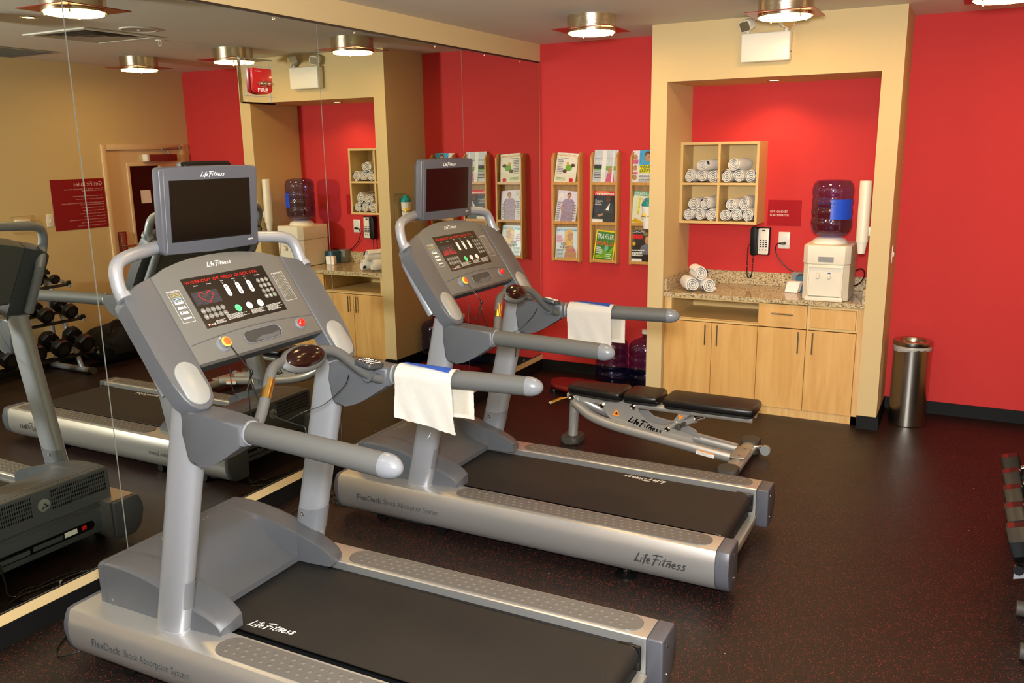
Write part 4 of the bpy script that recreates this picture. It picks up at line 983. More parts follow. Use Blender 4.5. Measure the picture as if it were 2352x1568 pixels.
for li, (wd, zz, hh) in enumerate((('MOUNTAIN', 1.53, .020), ('SPRING', 1.503, .020), ('Drinking Water', 1.478, .013))): text(b, wd, (cx-.085, 6.365-.1385, zz), (1, 0, 0), (0, 0, 1), .11, hh, lift=.001)
part('bottle_print', b, 'navy', jb)
# cup dispenser
cd = thing('cup_dispenser', 'white tube paper cup dispenser mounted on the niche side wall', 'cup dispenser', (N2, 6.17, 1.3)); o_ = cd.location.copy()
b = MB(o_); b.lathe([(.0385, 1.268), (.0385, 1.664), (.037, 1.669), (.02, 1.671)], (2.622, 6.17, 0), 32); part('tube', b, 'cream', cd)
b = MB(o_); b.lathe([(.021, 1.190), (.022, 1.190), (.034, 1.2675), (.032, 1.2675)], (2.622, 6.17, 0), 28); part('paper_cup', b, 'whitepl', cd)
b = MB(o_); b.box(2.660, N2-.001, 6.15, 6.19, 1.31, 1.37, .003); part('wall_bracket', b, 'cream', cd)
# tissues
tb = thing('tissue_box', 'patterned blue tissue box with a white tissue pulled out, beside the cooler', 'tissue box', (2.20, 6.52, CT)); o_ = tb.location.copy()
b = MB(o_); b.box(2.155, 2.262, 6.50, 6.62, CT+.001, CT+.118, .002, 1); part('box', b, 'tissueblue', tb)
b = MB(o_); b.box(2.105, 2.18, 6.622, 6.70, CT+.001, CT+.125, .002, 1); part('box_flap', b, 'ellip', tb)
b = MB(o_); b.prism([(2.092, 6.440), (2.178, 6.430), (2.190, 6.475), (2.150, 6.495), (2.100, 6.490)], 'z', CT+.001, CT+.080, .004, 1)
for v in b.bm.verts:
    k = (v.co.z+o_.z-CT)/.075; v.co.x += .016*k+.006*noise.noise((v.co+o_)*40); v.co.y += -.020*k*(1-k)*2+.012*k+.006*noise.noise((v.co+o_)*35)
part('tissue', b, 'paper', tb)
# emergency light
em = thing('emergency_light', 'white emergency light box with two swivel lamps above the alcove', 'emergency light', (1.955, YC, 2.54)); o_ = em.location.copy()
b = MB(o_); b.box(1.800, 2.118, YC-.075, YC-.001, 2.445, 2.628, .010, 3); part('housing', b, 'whitepl', em)
b = MB(o_); b.lathe([(.004, 0), (.004, .003)], (2.119, YC-.05, 2.50), 10, 'x'); part('test_button', b, 'black', em)
for x, ax in ((1.835, R(-20)), (2.085, R(35))):
    T = Matrix.Translation((x, YC-.055, 2.682)) @ Matrix.Rotation(ax, 4, 'Z') @ Matrix.Rotation(R(20 if x < 1.9 else 14), 4, 'X') @ Matrix.Rotation(R(-8 if x < 1.9 else 25), 4, 'Y')
    b = MB(o_); b.tube([(x, YC-.045, 2.629), (x, YC-.045, 2.655)], .010, 12).ell((x, YC-.045, 2.655), (.014, .014, .014), 6, 12); nk = part('swivel', b, 'whitepl', em)
    b = MB(o_); b.T = T; b.prism(rrect(.082, .072, .018, 5), 'y', -.034, .030, .006, 2); hd = part('lamp_head', b, 'whitepl', em)
    b = MB(o_); b.T = T; b.prism(rrect(.072, .062, .014, 5), 'y', -.036, -.0342); part('lamp_lens', b, 'warmmetal', hd)
# niche downlight, light switch
nl = thing('recessed_downlight', 'small recessed downlight in the alcove soffit', 'downlight', (1.945, 6.44, NT)); o_ = nl.location.copy()
b = MB(o_); b.lathe([(.052, NT-.0005), (.050, NT-.005), (.038, NT-.004), (.036, NT-.0008)], (1.945, 6.44, 0), 28, close=False); part('trim_ring', b, 'nickel', nl)
b = MB(o_); b.lathe([(.0355, NT-.001), (.0355, NT-.002)], (1.945, 6.44, 0), 24); part('lamp', b, 'spotglow', nl)
def spot(loc, e_, ang):
    l = bpy.data.lights.new('downlight_beam', 'SPOT'); l.energy = e_; l.color = (1, .62, .30); l.spot_size = R(ang); l.spot_blend = .8; l.shadow_soft_size = .03
    o = bpy.data.objects.new('downlight_beam', l); COL.objects.link(o); o.location = loc
spot((1.945, 6.44, NT-.012), 14, 140); spot((1.953, 3.55, H-.012), 20, 120)
sw = thing('light_switch', 'white light switch on the right side of the alcove column', 'light switch', (X2, 6.32, 1.18)); o_ = sw.location.copy()
b = MB(o_); b.box(X2+.0005, X2+.006, 6.285, 6.355, 1.118, 1.236, .002, 2); pl_ = part('cover_plate', b, 'whitepl', sw)
b = MB(o_); b.box(X2+.006, X2+.013, 6.314, 6.326, 1.160, 1.190, .002); part('toggle', b, 'whitepl', pl_)
# ------------------------------------------------------------------ magazine racks and magazines
def rack(x0, x1, label):
    z0, z1, yb2 = .975, 1.868, YF-.001; D = .090
    t = thing('magazine_rack', label, 'magazine rack', ((x0+x1)/2, YF, z0), group='oak magazine racks on the red wall'); o_ = t.location.copy()
    for xa in (x0, x1-.016):
        b = MB(o_); yf_ = yb2-D
        b.prism([(yb2, z0+.012), (yb2, z1+.004), (yb2-.05, z1+.004), (yf_, z1-.035), (yf_, z0+.008), (yf_+.008, z0), (yb2-.02, z0)], 'x', xa, xa+.016, .0025, 2); part('side_panel', b, 'oak', t)
    b = MB(o_); b.box(x0+.016, x1-.016, yb2-.008, yb2, z0+.02, z1-.01); part('back_panel', b, 'oakback', t)
    for z in (.985, 1.292, 1.612):
        b = MB(o_); b.box(x0+.0163, x1-.0163, yb2-D+.006, yb2-.009, z, z+.010).box(x0+.0163, x1-.0163, yb2-D+.001, yb2-D+.009, z, z+.024, .002, 1); part('shelf', b, 'oak', t)
        b = MB(o_); b.box(x0+.0165, x1-.0165, yb2-D+.0095, yb2-D+.0115, z+.0245, z+.10); part('clear_guard', b, 'glassclear', t)
    return t
RX = [(.138, .392), (.484, .722), (.828, 1.066)]
for (x0, x1), l in zip(RX, ('narrow oak magazine rack nearest the mirror', 'middle oak magazine rack, holding the tall plastic covered magazine on top', 'oak magazine rack next to the alcove column, behind the sanitiser bottle')): rack(x0, x1, l)
def cmat(n, c): 
    if n not in M: M[n] = mat(n, c, .28, coat=.2, var=.55 if n.startswith('ink') else .14, vscale=55 if n.startswith('ink') else 30)
    return n
cmat('mag_cream', '#e9e0cf'); cmat('mag_white', '#e6e4e2'); cmat('mag_navy', '#1d2738'); cmat('mag_yellow', '#f0d000'); cmat('mag_green', '#2f7a2a'); cmat('mag_sky', '#cfdfe6'); cmat('mag_dark', '#2a2220'); cmat('mag_pale', '#dfe2c4'); cmat('mag_silver', '#c9ced2'); cmat('mag_lilac', '#dcd2dc')
cmat('ink_orange', '#f3a91f'); cmat('ink_red', '#d01d1d'); cmat('ink_hot', '#f4521c'); cmat('ink_green', '#6faa35'); cmat('ink_skin', '#b98a66'); cmat('ink_brown', '#5b3a28'); cmat('ink_hair', '#d9ae6a'); cmat('ink_grey', '#6b7078'); cmat('ink_dkgrey', '#34383e'); cmat('ink_purple', '#9a86a0'); cmat('ink_pink', '#d9608a'); cmat('ink_blue', '#4aa3cf'); cmat('ink_teal', '#6fb08c'); cmat('ink_yel', '#e6d422')
def magazine(name, label, x, z, w, h, tiltx, rot, face, art, group='magazines in the oak racks'):
    """leaning back in the rack; (x,z) = bottom centre"""
    t = thing('magazine', label, 'magazine', (x, YF-.078, z), 0, group)
    T = Matrix.Rotation(R(-tiltx), 4, 'X') @ Matrix.Rotation(R(rot), 4, 'Y')
    b = MB(); b.T = T; b.box(-w/2+.001, w/2-.001, .0003, .006, .001, h-.001); part('pages', b, 'white', t)
    b = MB(); b.T = T
    n = 10
    def cf(i, j): 
        u = -w/2+w*i/n; v = h*j/6; return (u, -.0012-.0022*math.sin(math.pi*i/n)*(.4+.6*j/6), v)
    b.grid(cf, n+1, 7); cv = part('cover', b, face, t, sharp=0)
    U = (T.to_3x3() @ Vector((1, 0, 0))); V = (T.to_3x3() @ Vector((0, 0, 1)))
    layers = {}
    for q_, a in enumerate(art):
        layers.setdefault((a[1], q_ if a[0] == 'T' else -1), []).append(a)
    lift = .0042
    for k, ((m_, _q), L_) in enumerate(layers.items()):
        b = MB(); nm = 'cover_picture'
        for a in L_:
            kind = a[0]; lf = lift+.0003*k
            if kind == 'T':
                _, _, s_, u, v, ww, hh = a; text(b, s_, U*(u*w)+V*(v*h), U, V, ww*w, hh*h, align='l', lift=lf, bold=.015); nm = 'cover_title'
            elif kind == 'Q': _, _, u0, u1, v0, v1 = a; quad(b, (0, 0, 0), U, V, u0*w, u1*w, v0*h, v1*h, lf)
            elif kind == 'P': poly(b, (0, 0, 0), U, V, [(u*w, v*h) for u, v in a[2]], lf)
            elif kind == 'D': _, _, u, v, ru, rv = a; disc(b, (0, 0, 0), U, V, u*w, v*h, ru*w, rv*h, lf, 18)
            elif kind == 'G': _, _, u0, u1, v0, v1, n_ = a; greek(b, (0, 0, 0), U, V, u0*w, u1*w, v0*h, v1*h, n_, int(abs(u0)*100+v0*77), lf, .45)
        part(nm, b, m_, cv)
    return t
def person(m_body, m_skin, m_hair, u=0., top=.86, sc_=1.):
    k = sc_
    return [('D', m_hair, u, top-.08*k, .105*k, .095*k), ('P', m_body, [(u-.30*k, .02), (u-.30*k, top-.30*k), (u-.18*k, top-.21*k), (u+.18*k, top-.21*k), (u+.30*k, top-.30*k), (u+.30*k, .02)]), ('D', m_skin, u, top-.11*k, .075*k, .080*k), ('Q', m_skin, u-.035*k, u+.035*k, top-.23*k, top-.16*k)]
magazine('m', 'pale food magazine with an orange masthead, top of the rack nearest the mirror', .252, 1.624, .192, .250, 10, 4, 'mag_cream',
 [('T', 'ink_orange', 'FamilyCircle', -.46, .86, .88, .10), ('G', 'ink_grey', -.44, .3, .80, .84, 1), ('D', 'ink_green', .12, .52, .16, .11), ('D', 'ink_brown', -.05, .40, .10, .06), ('D', 'ink_brown', .30, .60, .10, .06), ('D', 'ink_orange', .05, .66, .06, .05), ('D', 'ink_red', .30, .12, .10, .07), ('G', 'ink_grey', -.42, -.12, .30, .78, 9), ('G', 'ink_green', -.42, .05, .08, .2, 3)])
magazine('m', 'fashion magazine with a figure in a purple dress, middle of the rack nearest the mirror', .256, 1.304, .188, .262, 10, 4, 'mag_lilac',
 person('ink_purple', 'ink_skin', 'ink_brown', .06, .94, .95)+[('P', 'ink_skin', [(-.22, .6), (-.30, .45), (-.18, .25), (-.14, .27), (-.24, .45), (-.16, .58)]), ('P', 'ink_skin', [(.32, .6), (.40, .45), (.30, .22), (.26, .24), (.34, .45), (.28, .58)]), ('T', 'white', 'A', -.46, .72, .30, .24), ('G', 'ink_grey', -.46, -.26, .05, .65, 9), ('G', 'ink_grey', .3, .47, .1, .6, 6)])
magazine('m', 'magazine with a blonde cover portrait, bottom of the rack nearest the mirror', .266, .998, .20, .268, 10, -1, 'mag_sky',
 [('T', 'ink_blue', 'InStyle', -.46, .84, .9, .11), ('P', 'ink_hair', [(-.12, .30), (-.10, .86), (.10, .96), (.28, .90), (.30, .30)]), ('P', 'ink_skin', [(-.10, .03), (.0, .40), (.30, .42), (.46, .2), (.46, .03)]), ('D', 'ink_skin', .14, .70, .12, .13), ('T', 'black', 'SEX', -.25, .42, .26, .09), ('T', 'black', 'ROMANCE', -.28, .34, .42, .06), ('G', 'ink_grey', -.44, -.08, .04, .32, 7), ('T', 'ink_pink', 'HER', .12, .22, .30, .10), ('G', 'ink_pink', -.46, -.16, .5, .75, 4)])
magazine('m', 'tall glossy magazine in clear plastic, top of the middle rack', .603, 1.624, .205, .270, 10, 1, 'mag_silver',
 [('Q', 'ink_grey', -.47, .47, .72, .735), ('Q', 'ink_green', -.47, .47, .40, .52), ('Q', 'ink_dkgrey', -.47, -.05, .44, .56), ('T', 'white', 'FOOD', -.40, .60, .5, .08), ('D', 'ink_skin', .22, .40, .10, .10), ('P', 'ink_pink', [(.05, .02), (.12, .30), (.36, .30), (.46, .02)]), ('Q', 'white', -.14, .04, .02, .98), ('Q', 'white', .30, .36, .02, .98), ('G', 'ink_dkgrey', -.44, -.10, .15, .40, 5)])
magazine('m', 'dark news magazine with a man in a suit, middle of the middle rack', .594, 1.304, .20, .262, 10, 1, 'mag_navy',
 [('Q', 'ink_red', -.5, .5, .86, 1.0), ('T', 'white', 'Newsweek', -.42, .875, .84, .10), ('P', 'ink_dkgrey', [(-.45, .18), (.0, .40), (.12, .62), (.38, .62), (.48, .40), (.48, .06), (.0, .06)]), ('P', 'white', [(.08, .42), (.26, .64), (.22, .40)]), ('D', 'ink_brown', .18, .76, .11, .11), ('P', 'ink_skin', [(-.25, .26), (.0, .32), (.0, .26), (-.2, .2)]), ('T', 'white', 'A\nMISSION\nAND A\nDRAMA', -.40, .56, .34, .20), ('Q', 'white', -.47, .0, .0, .13)])
magazine('m', 'yellow bordered travel magazine reading MAUI, bottom of the middle rack', .598, .998, .178, .250, 10, 4, 'mag_yellow',
 [('Q', 'mag_green', -.44, .44, .04, .95), ('P', 'ink_green', [(-.4, .1), (-.1, .4), (.2, .3), (.42, .5), (.42, .08)]), ('D', 'ink_teal', .1, .42, .1, .1), ('T', 'white', 'TRAVELER', -.40, .72, .8, .16), ('T', 'ink_hot', 'MAUI', -.40, .50, .8, .15), ('G', 'white', -.40, -.05, .22, .46, 4), ('G', 'white', .1, .4, .08, .26, 3), ('G', 'ink_yel', -.4, .0, .08, .18, 2)])
magazine('m', 'celebrity magazine with yellow print, top of the rack by the alcove column', .935, 1.624, .20, .262, 10, -1, 'mag_white',
 [('Q', 'ink_blue', -.2, .5, .55, 1.0), ('D', 'ink_brown', .14, .83, .13, .14), ('D', 'ink_skin', .14, .78, .11, .13), ('D', 'ink_brown', .45, .74, .10, .12), ('Q', 'ink_pink', -.48, -.24, .6, .72), ('D', 'ink_skin', -.36, .80, .09, .08), ('D', 'ink_skin', -.36, .48, .09, .08), ('D', 'ink_skin', -.36, .2, .09, .08), ('Q', 'ink_pink', -.48, -.24, .30, .36), ('Q', 'ink_yel', -.18, .5, .32, .56), ('T', 'ink_dkgrey', 'VIENNA', -.16, .46, .6, .08), ('T', 'ink_dkgrey', 'CHEATED', -.16, .35, .62, .08), ('G', 'ink_grey', -.18, .45, .06, .28, 5)])
magazine('m', 'pale green country magazine behind the sanitiser bottle, in the rack by the column', .926, 1.304, .19, .262, 10, 4, 'mag_pale',
 [('Q', 'ink_teal', -.5, .5, .86, 1.0), ('T', 'white', 'COUNTRY LIVING', -.46, .88, .9, .09), ('P', 'ink_orange', [(-.48, .06), (-.3, .18), (.0, .10), (.1, .02), (-.1, .02)]), ('P', 'mag_cream', [(-.3, .2), (-.1, .8), (.2, .8), (.4, .2)]), ('T', 'ink_pink', 'Sweet', -.12, .72, .3, .07), ('Q', 'ink_yel', -.24, -.16, .3, .8)])
magazine('m', 'dark magazine with a grey shirted man, bottom of the rack by the column', .935, .998, .20, .262, 10, -1, 'mag_dark',
 [('T', 'white', 'OSCAR', -.46, .92, .55, .06), ('Q', 'ink_red', -.48, -.02, .72, .86), ('P', 'ink_grey', [(-.15, .25), (-.05, .52), (.2, .58), (.45, .5), (.48, .25)]), ('D', 'ink_brown', .2, .72, .14, .13), ('D', 'ink_skin', .19, .68, .11, .11), ('G', 'white', -.44, .1, .18, .42, 3), ('T', 'white', 'NOEL', -.42, .22, .45, .09), ('Q', 'white', -.44, .0, .02, .12), ('D', 'ink_orange', -.36, .58, .07, .06)])
# sanitiser bottle in its wire holder on the column side
sb_ = thing('wire_bottle_holder', 'chrome wire bracket on the left side of the alcove column', 'bottle holder', (X1, 6.25, 1.42)); o_ = sb_.location.copy()
b = MB(o_)
for y in (6.16, 6.335): b.tube([(X1-.003, y, 1.545), (X1-.003, y, 1.30), (X1-.085, y, 1.30)], .0025, 6)
b.tube([(X1-.003, 6.16, 1.545), (X1-.003, 6.335, 1.545)], .0025, 6); b.tube([(X1-.003, 6.16, 1.30), (X1-.003, 6.335, 1.30)], .0025, 6)
ring = [(X1-.060+.052*math.cos(2*math.pi*k/24), 6.248+.052*math.sin(2*math.pi*k/24), 1.40) for k in range(24)]; b.tube(ring, .0025, 6, closed=True)
b.tube([(X1-.085, 6.16, 1.30), (X1-.085, 6.335, 1.30)], .0025, 6); part('wire_frame', b, 'wire', sb_)
bt = thing('wipes_bottle', 'white cleaner bottle with a teal lid in the wire bracket on the column', 'bottle', (X1-.060, 6.248, 1.304)); o_ = bt.location.copy()
b = MB(o_); b.lathe([(.030, 1.3045), (.034, 1.308), (.044, 1.455), (.046, 1.475)], (X1-.060, 6.248, 0), 28); bo = part('bottle_body', b, 'whitepl', bt)
b = MB(o_); b.lathe([(.048, 1.4755), (.050, 1.485), (.044, 1.505), (.026, 1.52), (.024, 1.532), (.012, 1.535)], (X1-.060, 6.248, 0), 28); part('lid', b, 'teal', bt)
b = MB(o_); b.grid(lambda i, j: (X1-.060+.0425*math.cos(R(200+i*10)), 6.248+.0425*math.sin(R(200+i*10)), 1.395+j*.028), 8, 2); part('bottle_label', b, 'yellow', bo)
# ------------------------------------------------------------------ floor things
tc_ = thing('waste_bin', 'tall brushed steel waste bin against the red wall', 'waste bin', (2.975, 6.36, 0)); o_ = tc_.location.copy()
b = MB(o_); b.lathe([(.116, .0015), (.118, .004), (.118, .565)], (2.975, 6.36, 0), 56); part('body', b, 'steel', tc_)
b = MB(o_); b.lathe([(.121, .560), (.125, .566), (.125, .588), (.119, .594), (.085, .592), (.078, .578), (.076, .5655), (.120, .5655)], (2.975, 6.36, 0), 56, close=False); part('rim', b, 'steel', tc_)
b = MB(o_); rnd = random.Random(3)
b.grid(lambda i, j: (2.975+(.1185+.0045*math.sin(j*1.2))*math.cos(2*math.pi*i/48), 6.36+(.1185+.0045*math.sin(j*1.2))*math.sin(2*math.pi*i/48), .561-j*(.012+.004*math.sin(i*.262+.6)+.0012*math.sin(i*1.9))), 48, 5, closed_u=True); part('bin_liner', b, 'plastbag', tc_)
def floor_jug(x, y, label):
    t = thing('water_jug', label, 'water bottle', (x, y, 0), 0, 'spare water bottles on the floor'); o_ = t.location.copy()
    b = jug_mesh(o_, (x, y, 0), .136, .001, 1, 1.0); part('bottle_shell', b, 'jugblue', t)
    b = MB(o_); b.lathe([(.024, .435), (.031, .437), (.031, .468), (.010, .470)], (x, y, 0), 20); part('cap', b, 'whitepl', t)
    return b
floor_jug(.722, 6.50, 'blue tinted water bottle standing on the floor under the racks'); floor_jug(1.008, 6.515, 'blue tinted water bottle on the floor against the alcove column')
st = thing('exercise_step', 'low red plastic board with black feet on the floor behind the bench', 'exercise board', (.62, 6.0, 0)); o_ = st.location.copy()
b = MB(o_)
P_ = [(.34, 6.13), (.375, 6.04), (.45, 5.98), (.56, 5.95), (.86, 5.92), (.98, 5.95), (.98, 6.12), (.90, 6.22), (.55, 6.26), (.40, 6.24), (.335, 6.19)]
b.prism(P_, 'z', .035, .078, .022, 3); part('board', b, 'stepred', st)
for x, y in ((.42, 6.02), (.42, 6.18), (.88, 5.98), (.88, 6.15)):
    b = MB(o_); b.lathe([(.028, .0), (.030, .02), (.024, .0345)], (x, y, 0), 16); part('foot', b, 'black', st)
# ------------------------------------------------------------------ weight bench
bn = thing('weight_bench', 'adjustable weight bench with black pads and a silver frame', 'weight bench', (1.62, 5.02, 0)); o_ = bn.location.copy()
YB = 5.02
def B_(): return MB(o_)
def pad(x0, x1, w0, w1, zt, tk, nm, slope=0.):
    b = B_(); n = 5; P_ = []
    r = .035
    P_ = [(x0, YB-w0/2+r), (x0+r*.3, YB-w0/2+r*.3), (x0+r, YB-w0/2), (x1-r, YB-w1/2), (x1-r*.3, YB-w1/2+r*.3), (x1, YB-w1/2+r), (x1, YB+w1/2-r), (x1-r*.3, YB+w1/2-r*.3), (x1-r, YB+w1/2), (x0+r, YB+w0/2), (x0+r*.3, YB+w0/2-r*.3), (x0, YB+w0/2-r)]
    b.prism(P_, 'z', zt-tk, zt, .019, 4)
    for v in b.bm.verts: v.co.z += slope*(v.co.x+o_.x-x0)
    p = part(nm, b, 'vinyl', bn)
    b = B_(); c = [( (x-(x0+x1)/2)*.965+(x0+x1)/2, (y-YB)*.95+YB) for x, y in P_]; b.prism(c, 'z', zt-tk-.014, zt-tk-.0005, .003, 1)
    for v in b.bm.verts: v.co.z += slope*(v.co.x+o_.x-x0)
    part('pad_base', b, 'blackmatte', p)
    return p
pad(1.015, 1.405, .155, .245, .402, .048, 'head_pad', 0.0)
pad(1.415, 1.645, .245, .245, .404, .046, 'middle_pad')
pad(1.672, 2.235, .250, .250, .402, .048, 'seat_pad')
# back post and foot
b = B_(); b.tube([(1.03, YB, .042), (1.045, YB, .31)], .032, 20); post = part('rear_post', b, 'benchsilver', bn)
b = B_(); b.prism(rrect(.125, .17, .035, 6, 1.03, YB), 'z', .001, .042, .008, 2); part('rubber_foot', b, 'rubber', post)
b = B_(); b.box(1.050, 1.066, YB-.032, YB-.029, .13, .21) ; b.box(1.0, 1.09, YB-.036, YB+.036, .295, .335, .006)
part('post_head', b, 'benchsilver', post)
def main_tube(s, nm):
    b = B_()
    pts = smooth([(1.055, YB+s*.030, .275), (1.10, YB+s*.055, .262), (1.20, YB+s*.082, .215), (1.36, YB+s*.088, .175), (1.60, YB+s*.088, .143), (1.85, YB+s*.086, .110), (2.10, YB+s*.082, .078)], 5)
    b.tube(pts, .034, 18, sq=(.85, 1)); return part(nm, b, 'benchsilver', bn)
tn = main_tube(-1, 'main_tube'); tf = main_tube(1, 'main_tube')
# front cross bar
b = B_(); b.tube([(2.14, YB-.25, .048), (2.14, YB+.25, .048)], .036, 20, sq=(1.35, 1)); xb = part('front_crossbar', b, 'silver2', bn)
for y0, y1 in ((-.345, -.22), (.22, .345)):
    b = B_(); b.prism(rrect(.112, y1-y0, .03, 5, 2.14, YB+(y0+y1)/2), 'z', .001, .091, .012, 3); part('rubber_end', b, 'rubber', xb)
b = B_(); b.box(2.095, 2.19, YB-.105, YB+.105, .084, .092, .003); bp = part('mounting_plate', b, 'silver2', xb)
for y in (-.07, .07):
    b = B_(); b.lathe([(.010, .0925), (.010, .098), (.005, .100)], (2.15, YB+y, 0), 6); part('bolt', b, 'chrome', bp)
b = B_(); b.box(2.17, 2.235, YB+.205, YB+.225, .045, .075, .004); wb = part('wheel_bracket', b, 'chrome', xb)
b = B_(); b.lathe([(.030, -.014), (.033, -.009), (.033, .009), (.030, .014)], (2.245, YB+.215, .048), 24, 'y').lathe([(.008, -.017), (.008, .017)], (2.245, YB+.215, .048), 10, 'y'); part('wheel', b, 'ellip', wb)
# side plates
SP = [(1.335, .195), (1.262, .270), (1.242, .290), (1.244, .310), (1.265, .320), (1.30, .315), (1.345, .335), (1.43, .335), (1.455, .338), (1.480, .336), (1.497, .318), (1.525, .262), (1.57, .225), (1.70, .208), (1.80, .190), (1.845, .172), (1.875, .122), (1.62, .142), (1.45, .168)]
for s in (-1, 1):
    b = B_(); y = YB+s*.060; b.prism(SP, 'y', y-.004, y+.004, .001, 1); sp_ = part('side_plate', b, 'benchsilver', bn)
    for x, z, r in ((1.262, .292, .019), (1.474, .312, .019), (1.702, .196, .018)):
        b = B_(); b.lathe([(r, 0), (r, -.016), (r*.8, -.018), (r*.8, -.012), (r*.45, -.012), (r*.45, -.016), (r*.2, -.016)], (x, y+s*(-.0 if s < 0 else .016), z), 22, 'y'); part('pivot_bushing', b, 'chrome', sp_)
    if s < 0:
        b = B_(); b.face([(1.335, y-.0046, .238), (1.385, y-.0046, .234), (1.362, y-.0046, .282)]); w1 = part('warning_triangle', b, 'warn', sp_)
        b = B_(); b.face([(1.352, y-.0052, .246), (1.372, y-.0052, .244), (1.363, y-.0052, .264)]); part('warning_mark', b, 'black', w1)
        b = B_(); logo(b, (1.440, y-.0045, .212), (1, 0, -.26), (.26, 0, 1), .225, .040, .0008, .12); part('frame_logo', b, 'black', sp_)
# pad supports
b = B_(); b.tube([(1.50, YB-.055, .322), (2.215, YB-.055, .322)], .022, 14); b.tube([(1.50, YB+.055, .322), (2.215, YB+.055, .322)], .022, 14); b.box(1.62, 1.70, YB-.05, YB+.05, .315, .337); b.box(2.15, 2.19, YB-.05, YB+.05, .315, .337); part('seat_rail', b, 'benchsilver', bn)
b = B_(); b.prism([(1.06, .335), (1.36, .335), (1.30, .285), (1.10, .295)], 'y', YB-.032, YB-.024).prism([(1.06, .335), (1.36, .335), (1.30, .285), (1.10, .295)], 'y', YB+.024, YB+.032); part('head_pad_bracket', b, 'benchsilver', bn)
b = B_(); b.lathe([(.020, 0), (.020, -.018), (.015, -.02), (.015, -.012), (.006, -.012)], (1.042, YB-.036, .318), 22, 'y'); part('post_bushing', b, 'chrome', post)
b = B_(); b.tube([(1.01, YB-.03, .305), (.975, YB-.06, .300)], .006, 10).tube([(.975, YB-.06, .300), (.925, YB-.115, .278)], .0145, 14); gh = part('pull_handle', b, 'goldgrip', bn)
b = B_(); b.ell((.922, YB-.118, .277), (.017, .017, .017), 8, 14); part('handle_knob', b, 'chrome', gh)
# telescoping strut under the seat
b = B_(); b.tube([(1.66, YB-.01, .175), (1.86, YB-.01, .268)], .025, 16); sr = part('adjustment_tube', b, 'benchsilver', bn)
b = B_(); b.tube([(1.86, YB-.01, .268), (1.93, YB-.01, .302)], .018, 14); part('inner_tube', b, 'chrome', sr)
b = B_(); b.tube([(1.80, YB-.03, .238), (1.775, YB-.075, .226)], .010, 12).lathe([(.018, 0), (.018, -.014), (.008, -.016)], (1.772, YB-.078, .224), 14, 'y'); part('pull_pin', b, 'rubber', sr)
b = B_(); b.tube([(1.702, YB-.064, .196), (1.76, YB-.062, .245)], .012, 12); b.prism([(1.735, .225), (1.79, .262), (1.835, .300), (1.84, .315), (1.775, .312), (1.742, .262)], 'y', YB-.066, YB-.060); part('seat_link', b, 'benchsilver', bn)
b = B_(); b.face([(1.772, YB-.0668, .262), (1.800, YB-.0668, .288), (1.768, YB-.0668, .300)]); part('warning_triangle', b, 'warn', bn)
b = B_(); q = Vector((1.90, YB-.1165, .082)); quad(b, q, (1, 0, -.13), (.13, 0, 1), 0, .11, 0, .030, .002); lb_ = part('instruction_label', b, 'white', tn)
b = B_(); quad(b, q, (1, 0, -.13), (.13, 0, 1), 0, .11, .023, .030, .0026); part('label_band', b, 'warn', lb_)
b = B_(); greek(b, q, (1, 0, -.13), (.13, 0, 1), .006, .104, .003, .021, 4, 3, .0026, .4); part('label_print', b, 'greyprint', lb_)
# ------------------------------------------------------------------ towels draped over the far handrails
def draped(label, Ot, x0, x1, za, zb, seed, yr, rz, skew=.0):
    """towel folded over a rail that runs along x at local y=yr, z=1.051"""
    t = thing('hanging_towel', label, 'towel', (Ot.x, Ot.y, Ot.z), rz, 'white towels hanging over treadmill handrails')
    rnd = random.Random(seed); rr = .0375; zc = 1.051
    def leaf(nm, xa, xb, zf, zbk, off, m_, fold=0., bsh=.055):
        nx, n1, n2 = 30, 26, 20
        def path(k):
            pass
        rows = []
        L1 = zc-zf; L2 = zc-zbk; arc = math.pi*(rr+off)
        tot = L1+arc+L2; N_ = 64
        b = MB()
        def P_(i, j):
            f = i/nx; s_ = tot*j/N_; x = xa+(xb-xa)*f
            if s_ < L1:
                z = zf+s_; y = yr-(rr+off); dn = (L1-s_)/L1
                x += skew*dn*f+.006*math.sin(z*23+seed)*dn; y -= .006*math.sin(f*5+seed)*dn+.003*math.sin(f*17+z*30)*dn
                z += fold*f*dn
            elif s_ < L1+arc:
                a = (s_-L1)/(rr+off); y = yr-(rr+off)*math.cos(a); z = zc+(rr+off)*math.sin(a)+.0015*math.sin(f*11+seed)
            else:
                q = s_-L1-arc; z = zc-q; y = yr+(rr+off); dn = q/L2; x += bsh*min(1, dn*5); y += .004*math.sin(f*7+seed)*dn
            w_ = noise.noise(Vector((x*140, y*140, z*140+seed)))*.0011
            ed = noise.noise(Vector((z*160, seed, f)))*.0018 if i in (0, nx) else 0
            return (x+ed, y+w_, z+w_)
        A = b.grid(P_, nx+1, N_+1)
        fc = b.bm.faces[:]
        r_ = bmesh.ops.solidify(b.bm, geom=fc, thickness=-.0055)
        return part(nm, b, m_, t, sharp=70)
    o = leaf('outer_layer', x0, x1, za, zb, .009, 'towel', fold=-.040, bsh=.045)
    leaf('inner_layer', x0+.045, x1-.004, za-.010, zb+.02, .0015, 'toweld', fold=-.030, bsh=.03)
    b = MB()   # woven blue stripe lying along the top fold
    def S_(i, j):
        f = i/24; a = R(80-30*f+j*(14+22*f)/5); q = rr+.0155; x = x0+.02+(x1-x0-.035)*f
        w_ = noise.noise(Vector((x*150, j, seed)))*.0010
        return (x, yr-(q)*math.cos(a), zc+q*math.sin(a)+w_)
    b.grid(S_, 25, 6)
    bmesh.ops.solidify(b.bm, geom=b.bm.faces[:], thickness=-.003)
    part('blue_stripe', b, 'blue', o)
    return t
